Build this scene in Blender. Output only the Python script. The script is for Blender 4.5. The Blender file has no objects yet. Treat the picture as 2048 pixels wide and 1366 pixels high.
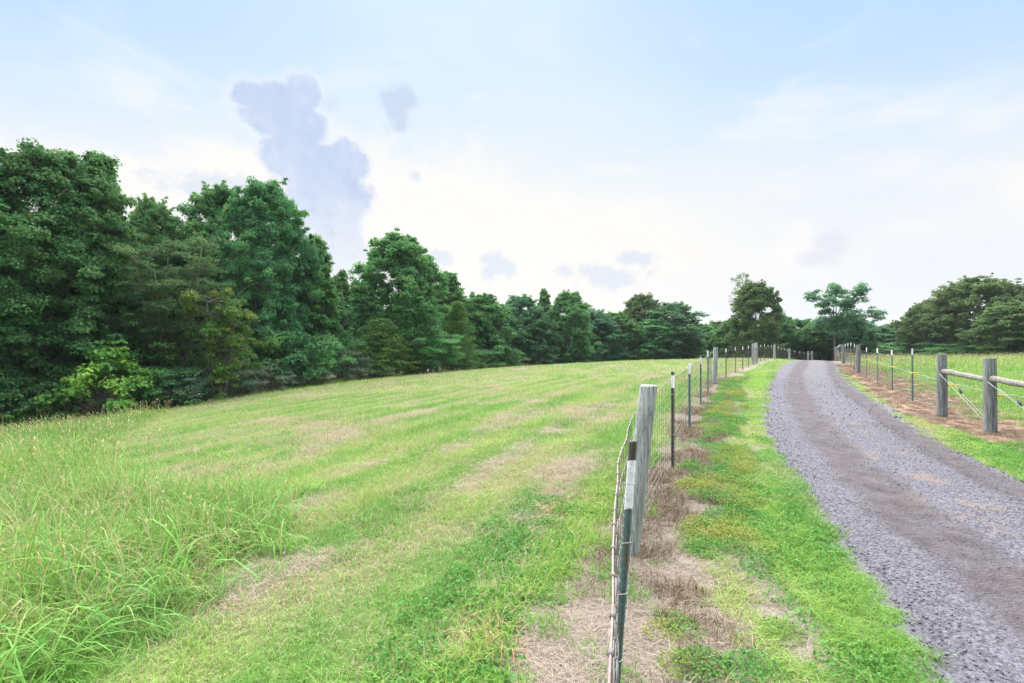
import bpy, math
import numpy as np
from mathutils import Vector

# ------------------------------------------------------------------ camera, sky, sun, exposure
scene = bpy.context.scene
COL = scene.collection
FPX = 1000.0            # focal length in pixels of the 2048 px wide photograph
CX, HY = 1024.0, 690.0  # principal column, horizon row
EYE = 1.75

cam_d = bpy.data.cameras.new('camera')
cam_d.sensor_width = 36.0
cam_d.lens = 36.0 * FPX / 2048.0
cam_d.clip_start = 0.02
cam_d.clip_end = 6000.0
cam = bpy.data.objects.new('camera', cam_d)
COL.objects.link(cam)
cam.location = (0, 0, EYE)
cam.rotation_euler = (math.radians(90) + math.atan((HY - 683.0) / FPX), 0, 0)
scene.camera = cam

SUN_EL, SUN_AZ = math.radians(60), math.radians(-8)
SUN_STRENGTH, SUN_ANGLE = 5.0, math.radians(120)
SKY_STRENGTH = 0.07
EXPOSURE = 1.65
SKY_GAIN = 2.0 / 2 ** EXPOSURE   # cloud and sky radiances below are written for exposure 1

world = bpy.data.worlds.new('World')
scene.world = world
world.use_nodes = True

sun_d = bpy.data.lights.new('sun', 'SUN')
sun_d.energy = SUN_STRENGTH
sun_d.angle = SUN_ANGLE
sun_d.color = (1.0, 0.95, 0.87)
sun = bpy.data.objects.new('sun', sun_d)
COL.objects.link(sun)
sdir = Vector((math.cos(SUN_EL) * math.sin(SUN_AZ), math.cos(SUN_EL) * math.cos(SUN_AZ), math.sin(SUN_EL)))
sun.rotation_euler = (-sdir).to_track_quat('-Z', 'Y').to_euler()
sun.location = (0, 0, 60)

scene.view_settings.view_transform = 'Standard'
scene.view_settings.look = 'None'
scene.view_settings.gamma = 1.0
scene.view_settings.use_curve_mapping = False
scene.view_settings.exposure = EXPOSURE
scene.render.engine = 'CYCLES'
cy = scene.cycles
cy.max_bounces = 5
cy.diffuse_bounces = 3
cy.glossy_bounces = 2
cy.transmission_bounces = 4
cy.transparent_max_bounces = 8
cy.use_denoising = True
cy.use_adaptive_sampling = True
cy.adaptive_threshold = 0.02
cy.caustics_reflective = False
cy.caustics_refractive = False


class NT:
    """small helper to write node trees"""
    def __init__(self, tree):
        self.t = tree
        self.n = tree.nodes
        self.l = tree.links

    def node(self, kind, **kw):
        nd = self.n.new(kind)
        for k, v in kw.items():
            setattr(nd, k, v)
        return nd

    def put(self, sock, v):
        if isinstance(v, bpy.types.NodeSocket):
            self.l.new(v, sock)
        elif v is not None:
            if isinstance(v, (tuple, list)) and sock.type == 'RGBA' and len(v) == 3:
                v = (*v, 1.0)
            sock.default_value = v

    def math(self, op, a, b=None, c=None, clamp=False):
        nd = self.node('ShaderNodeMath', operation=op, use_clamp=clamp)
        for i, v in enumerate((a, b, c)):
            if v is not None:
                self.put(nd.inputs[i], v)
        return nd.outputs[0]

    def vmath(self, op, a, b=None, out=0):
        nd = self.node('ShaderNodeVectorMath', operation=op)
        self.put(nd.inputs[0], a)
        if b is not None:
            self.put(nd.inputs[1], b)
        return nd.outputs[out]

    def mix(self, f, a, b, blend='MIX'):
        nd = self.node('ShaderNodeMix', data_type='RGBA', blend_type=blend, clamp_factor=True)
        self.put(nd.inputs[0], f)
        self.put(nd.inputs[6], a)
        self.put(nd.inputs[7], b)
        return nd.outputs[2]

    def noise(self, vec, scale, detail=3.0, rough=0.55, out=0, dist=0.0, lac=2.0):
        nd = self.node('ShaderNodeTexNoise')
        self.put(nd.inputs['Vector'], vec)
        nd.inputs['Scale'].default_value = scale
        nd.inputs['Detail'].default_value = detail
        nd.inputs['Roughness'].default_value = rough
        nd.inputs['Distortion'].default_value = dist
        nd.inputs['Lacunarity'].default_value = lac
        return nd.outputs[out]

    def ramp(self, v, lo, hi, a=0.0, b=1.0, smooth=True):
        nd = self.node('ShaderNodeMapRange', interpolation_type='SMOOTHSTEP' if smooth else 'LINEAR', clamp=True)
        self.put(nd.inputs[0], v)
        for i, x in enumerate((lo, hi, a, b)):
            nd.inputs[1 + i].default_value = x
        return nd.outputs[0]

    def attr(self, name, kind='GEOMETRY'):
        nd = self.node('ShaderNodeAttribute', attribute_type=kind, attribute_name=name)
        return nd.outputs['Fac']


def dir_of(px, py):
    """azimuth and elevation of a direction in the photograph"""
    u, v = (px - CX) / FPX, (HY - py) / FPX
    return math.atan2(u, 1.0), math.atan2(v, math.hypot(1.0, u))


def build_sky():
    T = NT(world.node_tree)
    T.n.clear()
    out = T.node('ShaderNodeOutputWorld')
    bg = T.node('ShaderNodeBackground')
    bg.inputs['Strength'].default_value = SKY_STRENGTH
    sky = T.node('ShaderNodeTexSky', sky_type='NISHITA')
    sky.sun_disc = False
    sky.sun_elevation = SUN_EL
    sky.sun_rotation = SUN_AZ
    sky.air_density = 1.2
    sky.dust_density = 2.0
    sky.ozone_density = 1.0
    tc = T.node('ShaderNodeTexCoord')
    d = tc.outputs['Generated']
    sep = T.node('ShaderNodeSeparateXYZ')
    T.l.new(d, sep.inputs[0])
    az = T.math('ARCTAN2', sep.outputs[0], sep.outputs[1])
    el = T.math('ARCSINE', sep.outputs[2])
    cmb = T.node('ShaderNodeCombineXYZ')
    T.l.new(az, cmb.inputs[0]); T.l.new(el, cmb.inputs[1])
    ae = cmb.outputs[0]
    k = SKY_GAIN / SKY_STRENGTH
    white = T.mix(T.ramp(el, 0.12, 0.5), tuple(k * c for c in (0.492, 0.480, 0.468)), tuple(k * c for c in (0.440, 0.472, 0.488)))
    # thin veil of high cloud: thickest towards the horizon, streaky above it
    st = T.vmath('MULTIPLY', ae, (1.0, 3.2, 1.0))
    wisp = T.noise(st, 2.6, 6.0, 0.6, dist=0.6)
    wisp2 = T.noise(st, 1.0, 3.0, 0.5)
    veil = T.ramp(el, 0.60, 0.14, 0.10, 0.90)
    toward = T.ramp(T.math('ABSOLUTE', T.math('SUBTRACT', az, -0.12)), 0.80, 0.0, 0.0, 0.34)
    veil = T.math('ADD', veil, toward)
    veil = T.math('ADD', veil, T.ramp(wisp, 0.52, 0.74, 0.0, 0.42))
    veil = T.math('ADD', veil, T.ramp(wisp2, 0.35, 0.65, -0.14, 0.10), clamp=True)
    blue = T.mix(0.85, sky.outputs[0], tuple(k * c for c in (0.225, 0.345, 0.515)))
    col = T.mix(veil, blue, white)
    # cumulus: blobs in azimuth / elevation, edges broken up by noise
    n1 = T.noise(ae, 9.0, 7.0, 0.62)
    n2 = T.noise(ae, 34.0, 4.0, 0.6)
    nn = T.math('ADD', T.math('MULTIPLY', T.math('SUBTRACT', n1, 0.5), 1.5),
                T.math('MULTIPLY', T.math('SUBTRACT', n2, 0.5), 0.85))
    n7 = T.noise(ae, 38.0, 6.0, 0.65, dist=0.4)
    n8 = T.noise(ae, 15.0, 4.0, 0.6, dist=0.5)
    nn_small = T.math('ADD', T.math('MULTIPLY', T.math('SUBTRACT', n7, 0.5), 2.6),
                      T.math('MULTIPLY', T.math('SUBTRACT', n8, 0.5), 2.6))

    def cloud(blobs, hard=0.10, k_s=0.25, amp=1.0, nn=nn):
        f = None
        for px, py, rx, ry in blobs:
            a, e = dir_of(px, py)
            a2, _ = dir_of(px + rx, py)
            _, e2 = dir_of(px, py - ry)
            q = T.vmath('SUBTRACT', ae, (a, e, 0))
            q = T.vmath('MULTIPLY', q, (1 / abs(a2 - a), 1 / abs(e2 - e), 0))
            ln = T.vmath('LENGTH', q, out=1)
            if f is None:
                f = ln
            else:
                f = T.math('SMOOTH_MIN', f, ln, k_s)
        f = T.math('ADD', f, T.math('MULTIPLY', nn, amp))
        return T.ramp(f, 1.0 + hard, 1.0 - hard)

    lav = tuple(k * c for c in (0.300, 0.352, 0.460))
    pale = tuple(k * c for c in (0.40, 0.43, 0.475))
    # bright thin cloud in front of which the tower stands
    br = cloud([(860, 420, 170, 120), (470, 330, 110, 50), (250, 370, 260, 60), (1000, 480, 300, 90)], 0.55, 0.5, 1.3)
    col = T.mix(T.math('MULTIPLY', br, 0.9), col, tuple(k * c for c in (0.5, 0.490, 0.476)))
    twb = [(500, 192, 42, 34), (555, 192, 45, 30), (605, 185, 36, 34), (535, 235, 62, 45), (590, 250, 62, 50), (585, 310, 75, 50),
           (640, 345, 75, 55), (692, 325, 44, 44), (665, 400, 80, 60), (640, 455, 90, 55), (685, 500, 58, 60), (660, 560, 70, 50)]
    rim = cloud(twb, 0.75, 0.2, 1.0)
    col = T.mix(T.math('MULTIPLY', rim, 0.75), col, tuple(k * c for c in (0.5, 0.495, 0.487)))
    tower = cloud(twb, 0.20, 0.2, 1.0)
    n6 = T.noise(ae, 14.0, 6.0, 0.6, dist=0.8)
    tw_tone = T.mix(T.ramp(T.math('ADD', el, T.math('MULTIPLY', T.math('SUBTRACT', n6, 0.5), 0.22)), 0.10, 0.36), pale, lav)
    tw_tone = T.mix(T.ramp(n6, 0.46, 0.70, 0.0, 0.4), tw_tone, tuple(k * c for c in (0.43, 0.45, 0.485)))
    bl = T.noise(T.vmath('ADD', ae, (0.016, 0.012, 0.0)), 20.0, 5.0, 0.58)
    bl0 = T.noise(ae, 20.0, 5.0, 0.58)
    lit = T.math('SUBTRACT', bl0, bl)
    tw_tone = T.mix(T.ramp(lit, 0.03, 0.30, 0.0, 0.40), tw_tone, tuple(k * c for c in (0.445, 0.455, 0.485)))
    tw_tone = T.mix(T.ramp(lit, -0.02, -0.22, 0.0, 0.5), tw_tone, tuple(k * c for c in (0.262, 0.312, 0.430)))
    col = T.mix(T.math('MULTIPLY', tower, T.ramp(el, 0.10, 0.30, 0.62, 1.0)), col, tw_tone)
    puffs = cloud([(792, 205, 36, 34), (800, 240, 22, 24), (660, 205, 26, 22), (829, 350, 12, 11),
                   (405, 368, 75, 26), (995, 533, 32, 24), (975, 520, 20, 14), (1265, 518, 34, 13),
                   (1225, 552, 58, 22), (1180, 545, 26, 14), (1128, 540, 18, 12), (880, 515, 24, 14)], 0.5, 0.12, 1.0, nn_small)
    col = T.mix(T.math('MULTIPLY', puffs, 0.62), col, tuple(k * c for c in (0.345, 0.390, 0.455)))
    pf = cloud([(780, 195, 22, 18), (805, 200, 24, 24), (795, 225, 24, 22), (800, 248, 14, 16)], 0.35, 0.15, 0.55, nn_small)
    col = T.mix(T.math('MULTIPLY', pf, 0.8), col, tuple(k * c for c in (0.310, 0.362, 0.455)))
    right = cloud([(1610, 490, 62, 42), (1570, 510, 50, 24)], 0.55, 0.3, .8, nn_small)
    col = T.mix(T.math('MULTIPLY', right, 0.7), col, tuple(k * c for c in (0.49, 0.485, 0.482)))
    rsh = cloud([(1662, 488, 30, 36), (1640, 515, 40, 18)], 0.6, 0.3, .7, nn_small)
    col = T.mix(T.math('MULTIPLY', rsh, 0.75), col, tuple(k * c for c in (0.395, 0.405, 0.46)))
    rw = cloud([(1790, 335, 80, 30), (1930, 345, 120, 22), (1970, 240, 90, 28)], 0.65, 0.4, 1.5)
    col = T.mix(T.math('MULTIPLY', rw, 0.6), col, tuple(k * c for c in (0.47, 0.475, 0.485)))
    T.l.new(col, bg.inputs['Color'])
    T.l.new(bg.outputs[0], out.inputs['Surface'])


build_sky()

# ------------------------------------------------------------------ numeric helpers
RNG = np.random.default_rng(7)


def sstep(e0, e1, x):
    t = np.clip((x - e0) / (e1 - e0), 0, 1)
    return t * t * (3 - 2 * t)


def _hash(ix, iy, seed):
    h = (ix.astype(np.int64) * 374761393 + iy.astype(np.int64) * 668265263 + seed * 974711) & 0xffffffff
    h = ((h ^ (h >> 13)) * 1274126177) & 0xffffffff
    h = h ^ (h >> 16)
    return (h & 0xffff) / 65535.0


def vnoise(x, y, seed=0):
    ix, iy = np.floor(x), np.floor(y)
    fx, fy = x - ix, y - iy
    fx, fy = fx * fx * (3 - 2 * fx), fy * fy * (3 - 2 * fy)
    a, b = _hash(ix, iy, seed), _hash(ix + 1, iy, seed)
    c, d = _hash(ix, iy + 1, seed), _hash(ix + 1, iy + 1, seed)
    return (a * (1 - fx) + b * fx) * (1 - fy) + (c * (1 - fx) + d * fx) * fy


def fbm(x, y, seed=0, octs=4, gain=0.5):
    s, a, t = 0.0, 1.0, 0.0
    for o in range(octs):
        s = s + a * vnoise(x * 2 ** o + 17.3 * o, y * 2 ** o - 9.1 * o, seed + o)
        t += a
        a *= gain
    return s / t


def mesh_from(name, V, F, mat=None, fattr=None, vattr=None, smooth=False):
    """F: list of int arrays of shape (n,3) or (n,4)"""
    me = bpy.data.meshes.new(name)
    V = np.asarray(V, dtype=np.float32)
    F = [np.asarray(f, dtype=np.int32) for f in F if len(f)]
    me.vertices.add(len(V))
    me.vertices.foreach_set('co', V.ravel())
    if F:
        loops = np.concatenate([f.ravel() for f in F])
        tot = np.concatenate([np.full(len(f), f.shape[1], dtype=np.int32) for f in F])
        start = np.concatenate([[0], np.cumsum(tot)[:-1]]).astype(np.int32)
        me.loops.add(len(loops))
        me.loops.foreach_set('vertex_index', loops)
        me.polygons.add(len(tot))
        me.polygons.foreach_set('loop_start', start)
        me.polygons.foreach_set('loop_total', tot)
        me.polygons.foreach_set('use_smooth', np.full(len(tot), smooth, dtype=bool))
    me.update(calc_edges=True)
    for k, v in (fattr or {}).items():
        a = me.attributes.new(k, 'FLOAT', 'FACE')
        a.data.foreach_set('value', np.asarray(v, dtype=np.float32))
    for k, v in (vattr or {}).items():
        a = me.attributes.new(k, 'FLOAT', 'POINT')
        a.data.foreach_set('value', np.asarray(v, dtype=np.float32))
    if mat:
        me.materials.append(mat)
    return me


def obj(name, data, parent=None, loc=None, rot=None, scale=None, **props):
    o = bpy.data.objects.new(name, data)
    COL.objects.link(o)
    if parent:
        o.parent = parent
    if loc is not None:
        o.location = loc
    if rot is not None:
        o.rotation_euler = rot
    if scale is not None:
        o.scale = scale
    for k, v in props.items():
        o[k] = v
    return o


def tube(P, R, sides=6, cap=True, base=0):
    """swept tube through points P with radii R -> verts, [quads, tris]"""
    P = np.asarray(P, float)
    n = len(P)
    R = np.broadcast_to(np.asarray(R, float), (n,))
    T = np.gradient(P, axis=0)
    T /= np.linalg.norm(T, axis=1)[:, None] + 1e-9
    ref = np.where(np.abs(T[:, 2:3]) > 0.9, np.array([[1.0, 0, 0]]), np.array([[0, 0, 1.0]]))
    if np.abs(T[:, 2]).max() > 0.9 and np.abs(T[:, 2]).min() < 0.9:
        ref = np.tile(np.array([[0.31, 0.95, 0.05]]), (n, 1))
    U = np.cross(T, ref)
    U /= np.linalg.norm(U, axis=1)[:, None] + 1e-9
    W = np.cross(T, U)
    a = np.arange(sides) * 2 * math.pi / sides
    ring = (np.cos(a)[None, :, None] * U[:, None, :] + np.sin(a)[None, :, None] * W[:, None, :]) * R[:, None, None]
    V = (P[:, None, :] + ring).reshape(-1, 3)
    i = np.arange(n - 1)[:, None] * sides
    j = np.arange(sides)[None, :]
    j2 = (j + 1) % sides
    Q = np.stack([i + j, i + j2, i + sides + j2, i + sides + j], -1).reshape(-1, 4)
    tr = []
    if cap:
        for s0, rev in ((0, True), ((n - 1) * sides, False)):
            for q in range(1, sides - 1):
                tr.append((s0, s0 + q + 1, s0 + q) if rev else (s0, s0 + q, s0 + q + 1))
    return V, Q + base, (np.array(tr, int).reshape(-1, 3) + base)


class Geo:
    def __init__(self):
        self.V, self.Q, self.T, self.n = [], [], [], 0

    def tube(self, P, R, sides=6, cap=True):
        v, q, t = tube(P, R, sides, cap, self.n)
        self.V.append(v); self.Q.append(q); self.T.append(t); self.n += len(v)

    def add(self, v, q=None, t=None):
        if q is not None:
            self.Q.append(np.asarray(q, int) + self.n)
        if t is not None:
            self.T.append(np.asarray(t, int) + self.n)
        v = np.asarray(v, float)
        self.V.append(v); self.n += len(v)

    def mesh(self, name, mat=None, smooth=True):
        F = []
        q = [x for x in self.Q if len(x)]
        t = [x for x in self.T if len(x)]
        if q:
            F.append(np.concatenate(q))
        if t:
            F.append(np.concatenate(t))
        return mesh_from(name, np.concatenate(self.V), F, mat, smooth=smooth)


# ------------------------------------------------------------------ materials
def new_mat(name):
    m = bpy.data.materials.new(name)
    m.use_nodes = True
    T = NT(m.node_tree)
    T.n.clear()
    out = T.node('ShaderNodeOutputMaterial')
    return m, T, out


def finish(T, out, col, rough=0.8, spec=0.25, bump=None, bump_s=0.3, bump_d=0.01, transl=0.0, tcol=None, metal=0.0):
    p = T.node('ShaderNodeBsdfPrincipled')
    T.put(p.inputs['Base Color'], col)
    T.put(p.inputs['Roughness'], rough)
    p.inputs['Specular IOR Level'].default_value = spec
    p.inputs['Metallic'].default_value = metal
    if bump is not None:
        b = T.node('ShaderNodeBump')
        b.inputs['Strength'].default_value = bump_s
        b.inputs['Distance'].default_value = bump_d
        T.put(b.inputs['Height'], bump)
        T.l.new(b.outputs[0], p.inputs['Normal'])
    sh = p.outputs[0]
    if transl > 0:
        tr = T.node('ShaderNodeBsdfTranslucent')
        T.put(tr.inputs['Color'], tcol if tcol is not None else col)
        mx = T.node('ShaderNodeMixShader')
        mx.inputs[0].default_value = transl
        T.l.new(sh, mx.inputs[1]); T.l.new(tr.outputs[0], mx.inputs[2])
        sh = mx.outputs[0]
    T.l.new(sh, out.inputs['Surface'])


def leaf_mat(name, a, b, c, d=None, dfrac=0.0, transl=0.42, spec=0.15):
    """a/b/c: dark, mid, light leaf colours; d: occasional autumn leaf"""
    m, T, out = new_mat(name)
    r = T.attr('rnd')
    cl = T.attr('clump')
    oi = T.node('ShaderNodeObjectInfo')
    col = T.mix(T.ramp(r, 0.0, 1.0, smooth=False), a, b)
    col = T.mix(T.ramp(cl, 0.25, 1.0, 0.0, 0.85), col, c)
    hs = T.node('ShaderNodeHueSaturation')
    T.put(hs.inputs['Hue'], T.ramp(oi.outputs['Random'], 0, 1, 0.482, 0.515, False))
    T.put(hs.inputs['Saturation'], 1.0)
    T.put(hs.inputs['Value'], T.ramp(oi.outputs['Random'], 0, 1, 0.85, 1.15, False))
    T.put(hs.inputs['Color'], col)
    col = hs.outputs[0]
    if d is not None:
        rr = T.math('FRACT', T.math('MULTIPLY', r, 13.7))
        hit = T.math('LESS_THAN', rr, T.math('MULTIPLY', T.ramp(cl, 0.55, 1.0), dfrac))
        col = T.mix(hit, col, d)
    finish(T, out, col, 0.6, spec, transl=transl)
    return m


M = {}
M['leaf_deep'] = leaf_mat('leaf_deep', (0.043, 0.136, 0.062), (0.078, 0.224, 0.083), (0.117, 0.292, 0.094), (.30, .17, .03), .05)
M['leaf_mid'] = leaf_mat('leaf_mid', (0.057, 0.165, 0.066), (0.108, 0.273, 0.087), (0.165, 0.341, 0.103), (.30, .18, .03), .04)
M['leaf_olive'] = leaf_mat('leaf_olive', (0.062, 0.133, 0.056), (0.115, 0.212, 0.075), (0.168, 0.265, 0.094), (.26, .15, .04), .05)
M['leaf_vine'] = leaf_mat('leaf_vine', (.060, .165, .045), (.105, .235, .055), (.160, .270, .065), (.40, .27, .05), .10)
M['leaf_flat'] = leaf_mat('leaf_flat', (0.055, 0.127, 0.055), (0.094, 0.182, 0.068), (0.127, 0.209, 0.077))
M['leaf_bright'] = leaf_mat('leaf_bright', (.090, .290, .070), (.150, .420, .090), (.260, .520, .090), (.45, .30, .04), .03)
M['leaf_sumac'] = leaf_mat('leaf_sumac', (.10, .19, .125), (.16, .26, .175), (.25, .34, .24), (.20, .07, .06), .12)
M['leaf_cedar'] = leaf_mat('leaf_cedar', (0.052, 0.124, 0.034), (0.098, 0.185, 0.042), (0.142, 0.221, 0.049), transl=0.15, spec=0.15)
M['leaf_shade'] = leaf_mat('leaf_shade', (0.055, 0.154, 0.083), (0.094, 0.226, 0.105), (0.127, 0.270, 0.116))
M['leaf_gold'] = leaf_mat('leaf_gold', (0.088, 0.195, 0.056), (0.142, 0.248, 0.066), (0.265, 0.283, 0.075), (.42, .22, .04), .55)


def bark_mat(name, c1, c2):
    m, T, out = new_mat(name)
    tc = T.node('ShaderNodeTexCoord')
    v = T.vmath('MULTIPLY', tc.outputs['Object'], (14, 14, 2.2))
    n = T.noise(v, 1.0, 5.0, 0.6)
    finish(T, out, T.mix(T.ramp(n, .3, .7), c1, c2), 0.9, 0.1, bump=n, bump_s=.5, bump_d=.03)
    return m


M['bark'] = bark_mat('bark', (.09, .08, .07), (.22, .20, .18))
M['bark_pale'] = bark_mat('bark_pale', (.17, .15, .13), (.36, .33, .30))


def grass_mat(name, g1, g2, g3, tan1, tan2, transl=0.35):
    m, T, out = new_mat(name)
    r = T.attr('rnd')
    h = T.attr('hgt')
    dry = T.attr('dry', 'INSTANCER')
    hue = T.attr('hue', 'INSTANCER')
    col = T.mix(r, g1, g2)
    col = T.mix(hue, col, g3)
    r2 = T.math('FRACT', T.math('MULTIPLY', r, 7.31))
    tan = T.mix(r2, tan1, tan2)
    r3 = T.math('FRACT', T.math('MULTIPLY', r, 29.7))
    f = T.math('MULTIPLY', T.math('SUBTRACT', T.math('MULTIPLY', dry, 1.25), r3), 3.5, clamp=True)
    col = T.mix(f, col, tan)
    col = T.mix(T.ramp(h, 0.0, 0.35, 0.12, 0.0), col, tan2)   # pale sheaths at the foot of the blades
    finish(T, out, col, 0.55, 0.25, transl=transl)
    return m


M['mown'] = grass_mat('mown', (.110, .255, .045), (.195, .375, .080), (.265, .385, .095), (.35, .29, .19), (.49, .42, .28))
M['tall'] = grass_mat('tall', (.040, .145, .020), (.135, .310, .045), (.205, .350, .055), (.36, .30, .15), (.50, .43, .24))
M['broad'] = grass_mat('broad', (.038, .170, .028), (.110, .320, .060), (.185, .400, .070), (.42, .35, .10), (.50, .44, .20))
M['lush'] = grass_mat('lush', (.075, .225, .028), (.145, .340, .045), (.230, .390, .060), (.36, .29, .17), (.46, .40, .25))
M['straw'] = grass_mat('straw', (.20, .165, .140), (.36, .305, .255), (.28, .22, .16), (.17, .135, .112), (.38, .32, .265), 0.15)
M['orange_straw'] = grass_mat('orange_straw', (.34, .22, .11), (.46, .32, .17), (.40, .30, .14), (.40, .26, .13), (.5, .37, .2), 0.2)
M['weed_y'] = grass_mat('weed_y', (.090, .195, .035), (.165, .275, .045), (.270, .315, .055), (.18, .15, .07), (.26, .21, .11))
M['weed_g'] = grass_mat('weed_g', (0.050, 0.192, 0.035), (0.095, 0.282, 0.048), (0.168, 0.320, 0.056), (0.308, 0.220, 0.103), (0.396, 0.308, 0.161))
M['weed_dead'] = grass_mat('weed_dead', (.085, .058, .042), (.17, .115, .080), (.20, .15, .06), (.16, .10, .07), (.24, .17, .12), 0.1)

m, T, out = new_mat('seed_head')
finish(T, out, T.mix(T.attr('rnd'), (.44, .40, .20), (.56, .52, .30)), .8, .1, transl=.3)
M['seed'] = m
m, T, out = new_mat('white_flower')
finish(T, out, (.72, .72, .68), .8, .1, transl=.2)
M['flower'] = m


def stone_mat():
    m, T, out = new_mat('gravel_stone')
    hue = T.attr('hue', 'INSTANCER')
    tc = T.node('ShaderNodeTexCoord')
    n = T.noise(tc.outputs['Object'], 2.0, 4.0, .6)
    col = T.mix(hue, (.092, .091, .112), (.190, .188, .232))
    col = T.mix(T.ramp(n, .4, .75), col, (.14, .13, .14))
    finish(T, out, col, .85, .2, bump=n, bump_s=.3, bump_d=.3)
    return m


M['stone'] = stone_mat()

# ------------------------------------------------------------------ terrain
CTRL = np.array([
    # left fence line
    (-0.3, -1.2, 0.0), (0.54, 2.5, 0.0), (1.1, 4.4, -0.10), (2.19, 6.84, 0.07), (3.5, 9.9, .09), (5.0, 13.3, .16),
    (6.3, 15.9, .21), (7.8, 19.4, .24), (11.4, 25.5, .33), (16.4, 34, .42), (25.2, 48, .36), (34.4, 62, -.15), (45, 76, -.75), (60, 95, -1.4),
    # right fence line
    (8.8, 7.8, .02), (9.27, 9.7, .04), (9.8, 11.4, .10), (11.4, 14.3, .15), (14.7, 20.2, .24), (18, 26, .26), (26.5, 40, .25), (35, 54, -.05), (47, 70, -.6),
    # drive
    (3.4, 2.0, 0.0), (4.6, 6.0, .06), (6.3, 10, .12), (12, 20, .26), (21, 36, .48), (24, 42, .45), (2, -6, 0.0),
    # field
    (0, 0, 0), (-1, 45, -.42), (-6, 33, -.75), (6, 30, .08), (17, 45, .28), (14, 62, -.35), (30, 85, -1.2), (-5, 10, -.50), (-10, 20, -.95), (-2.5, 5, -.28),
    (-5, 3, -.5), (-10, 8, -1.05), (-15, 15, -1.5), (2, 18, .02), (-3, 22, -.45), (-14, 28, -1.35),
    # wood edge
    (-27.6, 27, -3.2), (-27.0, 31, -2.75), (-19.7, 39, -1.75), (-12, 54, -1.65), (0, 72, -1.75), (9.5, 90, -2.0), (32, 107, -2.2),
    (-40, 22, -4.1), (-35, 40, -3.0), (-28, 60, -2.6), (-15, 85, -2.4), (0, 110, -2.6),
    # right-hand meadow
    (20, 12, .10), (30, 25, .22), (40, 40, .30), (70, 80, .10), (60, 55, .30), (50, 20, .2), (30, 0, .1), (90, 60, .1), (80, 105, -.8),
    # behind the camera
    (0, -12, .0), (-12, -12, -1.3), (14, -14, .1), (-25, 5, -2.3), (-40, -10, -3.3), (0, -40, .2), (50, -30, .2), (-50, -40, -3.2), (100, 0, .2),
], float)


def _tps(r2):
    return 0.5 * r2 * np.log(r2 + 1e-9)


def _fit():
    P, z = CTRL[:, :2], CTRL[:, 2]
    n = len(P)
    K = _tps(((P[:, None] - P[None]) ** 2).sum(-1)) + np.eye(n) * 2.0
    A = np.zeros((n + 3, n + 3))
    A[:n, :n] = K
    A[:n, n:] = np.c_[np.ones(n), P]
    A[n:, :n] = A[:n, n:].T
    return np.linalg.solve(A, np.r_[z, 0, 0, 0])


TPS = _fit()


def terrain(x, y, rough=True):
    x = np.asarray(x, float); y = np.asarray(y, float)
    sh = np.broadcast(x, y).shape
    x, y = np.broadcast_to(x, sh).ravel(), np.broadcast_to(y, sh).ravel()
    cx, cy = np.clip(x, -60, 110), np.clip(y, -45, 125)
    z = TPS[-3] + TPS[-2] * cx + TPS[-1] * cy
    for (px, py, _), w in zip(CTRL, TPS):
        z = z + w * _tps((cx - px) ** 2 + (cy - py) ** 2)
    z = np.clip(z, -6, 1.2)
    if rough:
        z = z + (fbm(x * .35, y * .35, 3, 3) - .5) * .07 + (fbm(x * 1.7, y * 1.7, 5, 3) - .5) * .035
    return z.reshape(sh) if sh else float(z[0])


def ground_at(px, py):
    """point of the ground seen at a pixel"""
    u, v = (px - CX) / FPX, (HY - py) / FPX
    t = np.concatenate([np.arange(.6, 20, .02), np.arange(20, 140, .1)])
    below = (EYE + v * t) < terrain(u * t, t, False)
    d = t[np.argmax(below)] if below.any() else 100.0
    return u * d, d


def inside(poly, x, y):
    res = np.zeros(x.shape, bool)
    n = len(poly)
    for i in range(n):
        x1, y1 = poly[i]
        x2, y2 = poly[(i + 1) % n]
        c = (y1 > y) != (y2 > y)
        xi = (x2 - x1) * (y - y1) / (y2 - y1 + 1e-12) + x1
        res ^= c & (x < xi)
    return res


def dist_poly(line, x, y, signed=False):
    """distance to a polyline; signed: positive to its right (walking from first to last)"""
    best = np.full(x.shape, 1e9)
    sg = np.zeros(x.shape)
    for (x1, y1), (x2, y2) in zip(line[:-1], line[1:]):
        dx, dy = x2 - x1, y2 - y1
        t = np.clip(((x - x1) * dx + (y - y1) * dy) / (dx * dx + dy * dy), 0, 1)
        ex, ey = x - x1 - t * dx, y - y1 - t * dy
        d = np.hypot(ex, ey)
        s = np.sign(ex * dy - ey * dx)
        u = d < best
        best = np.where(u, d, best)
        sg = np.where(u, s, sg)
    return best * sg if signed else best


# lines of the place -------------------------------------------------
LF = [(-0.9, -3.2), (-0.06, -0.3), (0.205, .85), (0.575, 2.5), (1.10, 4.4), (2.19, 6.84), (3.5, 9.9), (5.0, 13.3), (6.3, 15.9), (7.8, 19.4),
      (16.4, 34), (25.2, 48), (34.4, 62), (45, 76), (60, 95)]
RF = [(8.4, 5.8), (8.8, 7.8), (9.27, 9.7), (9.8, 11.4), (18, 26), (26.5, 40), (35, 54), (47, 72)]
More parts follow.
